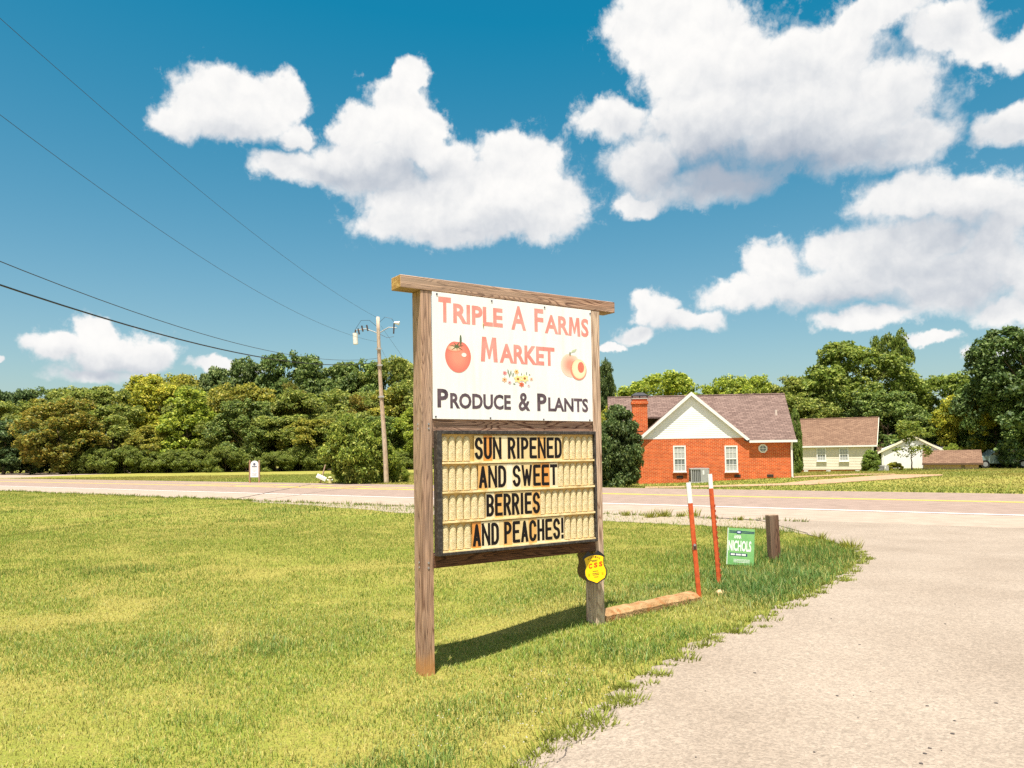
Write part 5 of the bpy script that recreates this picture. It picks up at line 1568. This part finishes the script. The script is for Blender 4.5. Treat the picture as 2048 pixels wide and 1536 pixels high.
def crown_mesh(name, seed, mat, shape='round', H=10.0, R=4.4, base=.10, nl=28, ns=24, nleaf=50, leaf=.150, lobe_r=1.5, sub_r=.50, up=.35):
    r = np.random.default_rng(seed)
    # lobe centres
    t = r.random(nl * 4) ** .8; ang = r.random(nl * 4) * 2 * np.pi
    if shape == 'round': prof = lambda t: np.sqrt(np.clip(1 - ((t - .45) / .58) ** 2, 0.02, 1))
    elif shape == 'tall': prof = lambda t: np.clip(np.sin(np.pi * np.clip(t * .92 + .08, 0, 1)) ** .6, .05, 1) * .85
    elif shape == 'cone': prof = lambda t: np.clip(1.02 - t, .04, 1) ** .8
    elif shape == 'shrub': prof = lambda t: np.sqrt(np.clip(1 - (t * .98) ** 2.4, .02, 1))
    else: prof = lambda t: np.sqrt(np.clip(1 - ((t - .55) / .55) ** 2, .02, 1))
    rad = R * prof(t) * (0.45 + .55 * np.sqrt(r.random(nl * 4)))
    z = H * (base + (1 - base) * t)
    C = np.stack([np.cos(ang) * rad * .86, np.sin(ang) * rad * .86, z * .93], -1)
    # keep well spread lobes
    keep = [0]
    for i in range(1, len(C)):
        if len(keep) >= nl: break
        if np.min(np.linalg.norm(C[keep] - C[i], axis=1)) > lobe_r * .62: keep.append(i)
    C = C[keep]; n = len(C)
    LR = lobe_r * (.65 + .6 * r.random(n))
    ctr = np.array([0, 0, H * .45])
    out = unit(C - ctr)
    d = unit(r.normal(size=(n, ns, 3)) + out[:, None] * .8 + np.array([0, 0, up]))
    S = C[:, None] + d * (LR[:, None, None] * (.55 + .5 * r.random((n, ns, 1)))) * np.array([1.1, 1.1, .8])
    S = S.reshape(-1, 3); od = d.reshape(-1, 3)
    S[:, 2] = np.maximum(S[:, 2], H * base * .4 + .1)
    SR = sub_r * (.5 + .9 * r.random(len(S)))
    dd = unit(r.normal(size=(len(S), nleaf, 3)) + od[:, None] * .55 + np.array([0, 0, up * .8]))
    Pp = S[:, None] + dd * SR[:, None, None] * (.55 + .55 * r.random((len(S), nleaf, 1))) * np.array([1.1, 1.1, .82])
    Pp = Pp.reshape(-1, 3); nrm = unit(dd.reshape(-1, 3) * .7 + np.array([0, 0, .30]) + r.normal(size=Pp.shape) * .55)
    k = len(Pp)
    tn = unit(np.cross(nrm, r.normal(size=(k, 3)))); bt = np.cross(nrm, tn)
    s = leaf * (.6 + .8 * r.random((k, 1)))
    droop = nrm * s * .25
    V = np.stack([Pp - tn * s, Pp + bt * s * .55 - droop * .0, Pp + tn * s - droop, Pp - bt * s * .55], 1).reshape(-1, 3)
    V[:, 2] = np.maximum(V[:, 2], .02)
    Fq = np.arange(4 * k)
    return np_mesh(name, V, Fq, 4, mat)


def trunk_mesh(name, seed, mat, H=10.0, r0=.22, top=.62, limbs=6, R=4.0, z0=.35):
    r = random.Random(seed); mb = MB()
    pts = [(0, 0, -.6)]; x = y = 0
    n = 7
    for i in range(1, n + 1):
        x += r.uniform(-.10, .10); y += r.uniform(-.10, .10); pts.append((x, y, H * top * i / n))
    mb.tube(pts, [r0 * 1.35] + [r0 * (1 - .75 * i / n) for i in range(1, n + 1)], 8)
    for k in range(limbs):
        i = r.randint(2, n - 1); a = r.uniform(0, 6.28); L_ = R * r.uniform(.4, .7)
        p0 = Vector(pts[i]); q = p0 + Vector((math.cos(a) * L_ * .5, math.sin(a) * L_ * .5, L_ * .35)); w = p0 + Vector((math.cos(a) * L_, math.sin(a) * L_, L_ * .85))
        mb.tube([p0, q, w], [r0 * .42, r0 * .28, r0 * .10], 6)
    return mb.mesh(name, mat)


M['bark'] = mat_noise('bark', srgb(84, 70, 56), srgb(124, 106, 88), scale=6, rough=.95, bump=.8, stretch=(1, 1, .25))
LEAF = leaf_mat('broad_leaves', (.075, .115, .018, 1), (.215, .265, .044, 1), (.48, .47, .11, 1), .48)
LEAF_D = leaf_mat('dark_leaves', (.034, .062, .014, 1), (.095, .145, .036, 1), (.24, .28, .09, 1), .36)
LEAF_Y = leaf_mat('turning_leaves', (.10, .15, .022, 1), (.30, .27, .045, 1), (.56, .38, .065, 1), .42)
PROTO = {}
for key, seed, shape, mt, kw in (('r1', 11, 'round', LEAF, {}), ('r2', 12, 'round', LEAF, dict(R=4.8, nl=30)), ('r3', 13, 'loose', LEAF, dict(nl=22)), ('r4', 14, 'round', LEAF_D, dict(nl=28)),
                                ('t1', 15, 'tall', LEAF, dict(R=3.6, nl=26)), ('t2', 16, 'tall', LEAF_D, dict(R=3.6, nl=28)), ('c1', 17, 'cone', LEAF, dict(R=4.0, nl=28, base=.04)),
                                ('y1', 18, 'round', LEAF_Y, {}), ('s1', 19, 'shrub', LEAF, dict(H=4.0, R=3.4, base=.02, nl=30, leaf=.11, lobe_r=.95, sub_r=.40, nleaf=60)),
                                ('s2', 20, 'shrub', LEAF_D, dict(H=4.0, R=1.6, base=.02, nl=60, leaf=.085, lobe_r=.50, sub_r=.24, nleaf=40, ns=20)),
                                ('b1', 21, 'loose', LEAF, dict(H=4.0, R=1.3, base=.28, nl=16, ns=9, nleaf=20, leaf=.085, lobe_r=.55, sub_r=.26)),
                                ('big', 22, 'round', LEAF, dict(nl=46, ns=22, nleaf=42, leaf=.13, lobe_r=1.25, sub_r=.42)), ('bigd', 23, 'round', LEAF_D, dict(nl=46, ns=22, nleaf=40, leaf=.13, lobe_r=1.3, sub_r=.42))):
    H_ = kw.get('H', 10.0); R_ = kw.get('R', 4.4)
    PROTO[key] = (crown_mesh('crown', seed, mt, shape, **kw), trunk_mesh('trunk', seed, M['bark'], H_, r0=.022 * H_ * (.6 if H_ < 5 else 1), R=R_, limbs=7 if H_ > 5 else 4, top=.6), H_, R_)
PN = {}


def tree(key, u, vtop, width, Y, label, col=(1, 1, 1), name='tree', cat='tree', group=None, vbase=None, rz=None):
    """one tree: crown and trunk sized from where its top and sides stand"""
    cr, tr, H0, R0 = PROTO[key]
    top = at(u, vtop, Y); z0 = Tf(top.x, Y)
    h = max(.5, top.z - z0); w = width / F * Y / 2
    o = empty(name, (top.x, Y, z0), random.uniform(0, 6.28) if rz is None else rz, label, cat, group)
    o.scale = (w / R0, w / R0, h / H0)
    a = link('crown', cr, o); a.color = (col[0], col[1], col[2], 1)
    link('trunk', tr, o)
    return o


ORD = ['first', 'second', 'third', 'fourth', 'fifth', 'sixth', 'seventh', 'eighth', 'ninth', 'tenth', 'eleventh', 'twelfth', 'thirteenth', 'fourteenth', 'fifteenth', 'sixteenth']
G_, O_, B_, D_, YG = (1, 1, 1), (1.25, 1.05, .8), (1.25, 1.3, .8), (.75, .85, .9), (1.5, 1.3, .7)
front = [('t2', 8, 842, 84, D_), ('r4', 62, 862, 70, D_), ('y1', 128, 806, 128, (.8, .85, .8)), ('r3', 228, 816, 118, G_), ('r1', 300, 850, 90, O_), ('c1', 376, 784, 118, B_), ('r2', 440, 846, 96, G_), ('r4', 492, 806, 108, (1.5, 1.4, 1.1)),
         ('r1', 560, 832, 110, G_), ('r3', 625, 842, 96, O_), ('r2', 690, 828, 110, G_), ('r4', 762, 838, 100, (1.3, 1.3, 1)), ('r1', 830, 812, 96, B_)]
mid = [('r2', 25, 808, 120, G_), ('r1', 112, 796, 120, O_), ('r3', 190, 786, 130, G_), ('y1', 262, 796, 110, (.62, .8, .7)), ('r2', 330, 776, 120, YG), ('y1', 356, 792, 70, (.6, .7, .7)), ('r1', 405, 772, 112, G_), ('y1', 482, 806, 62, (.8, .7, .7)), ('r2', 470, 774, 112, O_),
       ('r1', 548, 776, 118, O_), ('y1', 588, 776, 64, (.62, .7, .7)), ('r3', 612, 792, 124, G_), ('r2', 690, 786, 124, G_), ('y1', 712, 800, 56, (.75, .7, .6)), ('r1', 760, 776, 122, O_), ('r2', 832, 768, 122, G_)]
back = [('t2', 4, 784, 60, D_), ('t2', 44, 782, 56, D_), ('r4', 95, 786, 110, (1.2, 1.2, 1.2)), ('r2', 165, 780, 130, G_), ('r1', 245, 770, 140, G_), ('r2', 318, 756, 120, YG), ('r1', 380, 752, 130, O_), ('t2', 436, 738, 74, (1.2, 1.2, 1.2)),
        ('r4', 500, 728, 104, (1.2, 1.2, 1.2)), ('r4', 580, 716, 120, (1.2, 1.25, 1.1)), ('bigd', 650, 724, 140, (1.2, 1.2, 1)), ('r4', 715, 732, 100, (1.6, 1.6, 1.2)), ('r2', 782, 724, 120, G_), ('r1', 850, 728, 110, G_)]
for row, Y, nm in ((front, 98.0, 'front'), (mid, 108.0, 'middle'), (back, 121.0, 'back')):
    row.sort(key=lambda t: t[1])
    for i, (key, u, vt, w, c) in enumerate(row):
        look = {'y1': 'orange-tinged', 'r4': 'dark green', 't2': 'dark narrow', 'c1': 'bright cone-shaped', 'bigd': 'large dark'}.get(key, 'leafy green')
        tree(key, u, vt, w * 1.22, Y + random.uniform(-2, 2), '%s tree, %s from the left in the %s row of the wooded bank' % (look, ORD[i], nm), c, group='trees of the wooded bank on the left')
# low undergrowth along the foot of the bank
for i, u in enumerate(range(150, 850, 50)):
    tree('s1', u, 908 - random.uniform(0, 14), 74, 94.5 + random.uniform(-1, 1), 'low green bush, %s from the left at the foot of the wooded bank' % ORD[i], (.8, .85, .8), 'bush', 'bush', 'bushes at the foot of the wooded bank')
# right-hand trees, behind the houses
for key, u, vt, w, Y, c, lab in (
        ('r4', 1206, 732, 50, 78, G_, 'dark tree top peeking out just right of the farm sign'),
        ('r1', 1232, 806, 90, 64, YG, 'bright green tree left of the brick chimney'),
        ('r2', 1322, 754, 170, 74, B_, 'round bright green tree above the brick house chimney'),
        ('r1', 1408, 772, 100, 78, B_, 'green tree showing above the white gable peak'),
        ('r2', 1478, 757, 120, 76, B_, 'green tree above the middle of the mauve roof'),
        ('r1', 1566, 756, 140, 78, G_, 'green tree above the right end of the mauve roof'),
        ('r3', 1622, 800, 120, 72, G_, 'green tree between the brick house and the tallest tree'),
        ('big', 1702, 690, 190, 76, (.92, 1.0, .9), 'tallest round dark green tree above the beige house roof'),
        ('r3', 1782, 682, 74, 80, (.8, .9, .8), 'loose leafy treetop rising right of the tallest tree'),
        ('r4', 1770, 790, 130, 70, (1.4, 1.4, 1.1), 'dark green tree right of the beige house roof ridge'),
        ('r2', 1858, 756, 170, 78, (.85, .95, .8), 'broad green tree above the white outbuilding'),
        ('r4', 1840, 830, 110, 72, (1.3, 1.3, 1), 'lower dark tree right behind the white outbuilding'),
        ('r1', 1915, 850, 110, 70, G_, 'lower green tree behind the tan shed'),
        ('r1', 1944, 788, 110, 66, YG, 'yellow-green tree left of the big dark tree'),
        ('bigd', 1990, 742, 120, 64, (1.3, 1.4, 1.1), 'dark tree beside the big tree at the right edge'),
        ('bigd', 2062, 652, 210, 62, (.85, .95, .9), 'big dark tree cut off by the right edge of the picture'),
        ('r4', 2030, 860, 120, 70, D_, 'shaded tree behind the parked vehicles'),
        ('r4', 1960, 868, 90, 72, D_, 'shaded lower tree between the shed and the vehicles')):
    tree(key, u, vt, w * 1.18, Y, lab, c, group='trees behind the houses')
for i, (u, vt, w) in enumerate(((1180, 790, 160), (1290, 800, 160), (1400, 800, 160), (1520, 796, 170), (1640, 790, 180), (1760, 800, 180), (1880, 805, 180), (1990, 800, 180), (2090, 800, 180))):
    tree('r4', u, vt, w, 104 + random.uniform(-3, 3), 'distant dark tree, %s from the left in the far line behind the houses' % ORD[i], (1.2, 1.2, 1.1), group='far line of trees behind the houses')
# shrubs and small trees
tree('s2', 1236, 816, 82, 39.2, 'tall dense dark evergreen shrub at the left corner of the brick house', (.9, .95, .95), 'evergreen_shrub', 'shrub', rz=.5)
tree('s1', 714, 846, 142, 47.5, 'large spreading green bush at the foot of the utility pole', (1.05, 1.1, .9), 'bush', 'bush', rz=1.0)
tree('s1', 792, 925, 46, 48.5, 'small green bush right behind the utility pole foot', (1.1, 1.15, .9), 'bush', 'bush')
tree('s2', 1590, 822, 23, 48.5, 'climbing green shrub squeezed between the two houses', (1.6, 1.6, 1.2), 'climbing_shrub', 'shrub')
tree('s2', 1740, 901, 30, 53.0, 'small upright green shrub at the right corner of the beige house', (1.9, 1.9, 1.2), 'small_shrub', 'shrub')
tree('b1', 1822, 846, 74, 58.5, 'small thin young tree in front of the white outbuilding', (.95, 1, .9), 'young_tree', 'tree')
tree('s1', 1788, 926, 30, 60.0, 'low olive shrub left of the young tree', (1.5, 1.3, .8), 'low_shrub', 'shrub')
tree('s1', 1905, 893, 40, 64, 'round clipped bush behind the tan shed roof', (1.2, 1.3, .9), 'bush', 'bush')

# ------------------------------------------------------------------ grass
def grass_mat():
    m, nt, b = new_mat('grass_blades'); N, L = nt.nodes.new, nt.links.new
    a = N('ShaderNodeAttribute'); a.attribute_name = 'Col'
    L(a.outputs['Color'], b.inputs['Base Color']); b.inputs['Roughness'].default_value = .5; b.inputs['Specular IOR Level'].default_value = .3
    tr = N('ShaderNodeBsdfTranslucent'); L(a.outputs['Color'], tr.inputs[0])
    ms = N('ShaderNodeMixShader'); ms.inputs[0].default_value = .35; L(b.outputs[0], ms.inputs[1]); L(tr.outputs[0], ms.inputs[2])
    L(ms.outputs[0], nt.nodes['Material Output'].inputs[0]); return m


GRASS = grass_mat()
near_line = [(float(x), float(wob(x))) for x in np.linspace(-60, 30, 60)]


def edge_d(x, y): return dist_line(x, y, DE_S)


def allowed(x, y):
    ok = y < road_y(x, near_off) - .1
    ok &= ~inpoly(x, y, DRIVE_POLY)
    ok &= ~((np.hypot(x - (SO.x - .045 * SE.x), y - SO.y) < .10) & (rng.random(len(x)) < .7))
    return ok


def make_blades(name, n, y0, y1, hgt, wid_, seg, fade_in, fade_out, label):
    # sample uniformly in ground area inside the view wedge
    yy = np.sqrt(rng.random(n) * (y1 ** 2 - y0 ** 2) + y0 ** 2)
    xx = (rng.random(n) * 2 - 1) * (.70 * yy + .6)
    ok = allowed(xx, yy) & (rng.random(n) < np.clip((yy - y0) / fade_in, 0, 1) * np.clip((y1 - yy) / fade_out, 0, 1))
    ing = inpoly(xx, yy, GRAVEL_POLY)
    ok &= ~(ing & (rng.random(n) < .55 + .35 * (xx > -1)))
    xx, yy, ing = xx[ok], yy[ok], ing[ok]
    de = edge_d(xx, yy)
    lush = fbm(xx, yy, .45, 3)
    dry = fbm(xx, yy, 1.15, 21, 5)
    fine = fbm(xx, yy, 4.0, 41, 3)
    # lush verge along the drive and the nose by the bollard
    verge = np.clip(1.35 - np.abs(de - .55) / .85, 0, 1) * sstep(.38, .62, fbm(xx, yy, .7, 77))
    nose = sstep(2.6, .4, np.hypot(xx - gp(1600, 1140).x, (yy - gp(1600, 1140).y) * .8)) if False else (1 - sstep(.6, 3.0, np.hypot(xx - 4.2, (yy - 10.3) * .75)))
    mound = (1 - sstep(.2, 1.5, np.hypot((xx - .9) * .8, yy - 7.9)))
    spot_ = gp(240, 1142); streak = (1 - sstep(.1, 1.2, np.hypot((xx - spot_.x) / .9, (yy - spot_.y) / .8)))
    lushv = np.clip(.5 * streak + .60 * verge + .95 * nose + .35 * mound + .40 * sstep(.54, .80, lush), 0, 1)
    dryv = np.clip(sstep(.50, .72, dry) * (1 - lushv * .8) * (.80 - .35 * sstep(8, 14, yy)), 0, 1)
    # thin the dry spots and the worn edge
    keepp = np.clip(1 - .45 * dryv, .2, 1) * np.where(de < .12, .5, 1)
    k = rng.random(len(xx)) < keepp
    xx, yy, lushv, dryv, fine, de, ing = (a[k] for a in (xx, yy, lushv, dryv, fine, de, ing))
    m = len(xx)
    zz = T(xx, yy)
    h = hgt * (.45 + .8 * rng.random(m)) * (1 + 1.1 * lushv) * (1 - .35 * dryv) * (.7 + .6 * fine)
    tall = rng.random(m) < (.012 + .05 * sstep(.50, .66, fine)) * (1 + 3 * lushv); h = np.where(tall, h * 1.8, h)
    edge_w = (ing | (np.abs(yy - road_y(xx, near_off)) < .5)) & (rng.random(m) < .5); h = np.where(edge_w, h * 1.8, h)
    a = rng.random(m) * 2 * np.pi; lean = (.25 + .75 * rng.random(m)) * h
    dx, dy = np.cos(a), np.sin(a)
    b_ = a + np.pi / 2 + rng.normal(size=m) * .6
    w = wid_ * (.6 + .8 * rng.random(m)) * (1 + .5 * lushv)
    wx, wy = np.cos(b_) * w / 2, np.sin(b_) * w / 2
    base = np.stack([xx, yy, zz - .004], -1)
    side = np.stack([wx, wy, np.zeros(m)], -1)
    dirv = np.stack([dx, dy, np.zeros(m)], -1)
    up_ = np.array([0, 0, 1.0])
    green = np.array([.145, .240, .034]); deep = np.array([.078, .172, .038]); yel = np.array([.47, .39, .12]); mid_ = np.array([.265, .305, .044])
    t = rng.random((m, 1))
    col = mid_ * (1 - t) + green * t
    col = col * (1 - lushv[:, None] * .75) + deep * lushv[:, None] * .75
    dm = np.clip(dryv * .7 + (rng.random(m) < .27) * .8, 0, 1)[:, None]
    col = col * (1 - dm) + yel * dm
    col = col * (.60 + .75 * rng.random((m, 1))); col = np.where(tall[:, None], col * .45 + deep * .6, col)
    if seg == 2:
        p0, p1 = base - side, base + side
        q = base + dirv * (lean * .35)[:, None] + up_ * (h * .62)[:, None]
        p2, p3 = q + side * .75, q - side * .75
        p4 = base + dirv * lean[:, None] + up_ * (h * .92)[:, None]
        V = np.stack([p0, p1, p2, p3, p4], 1).reshape(-1, 3)
        i = np.arange(m)[:, None] * 5
        Ft = (i + np.array([[0, 1, 2, 0, 2, 3, 3, 2, 4]])).ravel()
        C = np.repeat(col, 5, 0)
    else:
        p0, p1 = base - side, base + side
        p4 = base + dirv * (lean * .6)[:, None] + up_ * h[:, None]
        V = np.stack([p0, p1, p4], 1).reshape(-1, 3); Ft = np.arange(3 * m); C = np.repeat(col, 3, 0)
    o = link(name, np_mesh(name, V, Ft, 3, GRASS, C))
    return tag(o, label, 'grass', kind='stuff')


make_blades('lawn_grass', 520000, 3.0, 10.5, .034, .0043, 2, .3, 3.0, 'short mown lawn grass around the farm sign')
make_blades('lawn_grass', 560000, 7.5, 21.0, .038, .0085, 1, 3.0, 5.0, 'mown lawn grass between the farm sign and the road')
make_blades('lawn_grass', 330000, 15.0, 42.0, .050, .018, 1, 5.0, .5, 'far mown lawn grass by the road edge')


def far_grass(n):
    yy = np.sqrt(rng.random(n) * (75 ** 2 - 24 ** 2) + 24 ** 2); xx = (rng.random(n) * 2 - 1) * .70 * yy
    ok = (yy > road_y(xx, far_off) + .05) & ~inpoly(xx, yy, HD_POLY) & ~inpoly(xx, yy, HP_POLY)
    xx, yy = xx[ok], yy[ok]; m = len(xx)
    h = .05 * (.5 + rng.random(m)); h = np.where(rng.random(m) < .01, h * 3, h)
    edge = (yy - road_y(xx, far_off)) < .5; h = np.where(edge & (fbm(xx, yy, 1.2, 5) > .6), h * 3.2, h)
    a = rng.random(m) * 6.28; w = .018 + .02 * rng.random(m)
    base = np.stack([xx, yy, T(xx, yy) - .004], -1); side = np.stack([np.cos(a) * w, np.sin(a) * w, 0 * a], -1)
    tip = base + np.stack([np.cos(a * 3) * h * .5, np.sin(a * 3) * h * .5, h], -1)
    V = np.stack([base - side, base + side, tip], 1).reshape(-1, 3)
    dry = .7 * sstep(.45, .70, fbm(xx, yy, .10, 9) + .25 * (fbm(xx, yy, 1.2, 19) - .5))[:, None]
    col = (np.array([.205, .245, .046]) * (1 - dry) + np.array([.34, .27, .075]) * dry) * (.8 + .4 * rng.random((m, 1)))
    o = link('verge_grass', np_mesh('verge_grass', V, np.arange(3 * m), 3, GRASS, np.repeat(col, 3, 0)))
    tag(o, 'sunlit mown grass on the far side of the road', 'grass', kind='stuff')


far_grass(260000)


# runners of grass creeping over the edge of the drive and weeds at the road edge
def tufts(name, centres, blades, h, spread, col, label):
    V = []; C = []
    for x, y in centres:
        z = Tf(x, y) + .012; s = random.uniform(.6, 1.4)
        for k in range(blades):
            a = random.uniform(0, 6.28); d = random.uniform(0, spread) * s; bx, by = x + math.cos(a) * d, y + math.sin(a) * d * .8
            hh = h * s * random.uniform(.4, 1.2); w = .004 * (1 + y / 9); b2 = random.uniform(0, 6.28); l = random.uniform(.2, .9) * hh
            V += [(bx - math.cos(b2) * w, by - math.sin(b2) * w, z), (bx + math.cos(b2) * w, by + math.sin(b2) * w, z), (bx + math.cos(a) * l, by + math.sin(a) * l, z + hh)]
            f = random.uniform(.7, 1.3); C += [[c * f for c in col]] * 3
    o = link(name, np_mesh(name, np.array(V), np.arange(len(V)), 3, GRASS, np.array(C)))
    return tag(o, label, 'weeds', kind='stuff')


cs = []
for x, y in DE_S:
    if y < 13 and random.random() < .75:
        cs.append((x + random.uniform(-.02, .13), y + random.uniform(-.1, .05)))
cs += [tuple(gp(u, v)[:2]) for u, v in ((1246, 1408), (1240, 1414), (1255, 1402), (1262, 1378), (1252, 1382), (1108, 1486), (1190, 1432))]
tufts('edge_weeds', cs, 40, .040, .09, (.27, .30, .055), 'ragged grass runners creeping over the driveway edge')
cs = [(x, float(wob(x)) - random.uniform(-.05, .35)) for x in np.arange(-30, 6.5, .16) if random.random() < .75]
tufts('verge_weeds', cs, 16, .10, .14, (.20, .24, .05), 'scrubby weeds along the near edge of the road')
cs = [tuple(gp(u, v)[:2]) for u, v in ((1252, 1032), (1326, 1034), (1328, 1033), (1362, 1034), (1388, 1033), (1480, 1041), (1300, 1036), (1690, 1096), (1702, 1098), (1660, 1088), (1640, 1080))]
tufts('gravel_weeds', cs, 50, .16, .14, (.28, .28, .04), 'yellow-green weed clumps standing in the gravel')

cs = []
while len(cs) < 90:
    u, v = random.uniform(820, 1330), random.uniform(1340, 1520)
    p = gp(u, v); d_ = float(dist_line(np.array([p.x]), np.array([p.y]), DE_S)[0])
    if d_ < .9 and not inpoly(np.array([p.x]), np.array([p.y]), DRIVE_POLY)[0]: cs.append((p.x, p.y))
V = []; C = []
for x, y in cs:
    z = Tf(x, y) + random.uniform(.02, .045); r_ = random.uniform(.003, .006)
    for k in range(5):
        a0, a1 = k * 1.2566, (k + 1) * 1.2566
        V += [(x, y, z + r_), (x + r_ * math.cos(a0), y + r_ * math.sin(a0), z), (x + r_ * math.cos(a1), y + r_ * math.sin(a1), z)]
        C += [[.42, .41, .34]] * 3
tag(link('clover_flowers', np_mesh('clover_flowers', np.array(V), np.arange(len(V)), 3, GRASS, np.array(C))), 'tiny white clover heads scattered in the grass beside the drive', 'clover', kind='stuff')
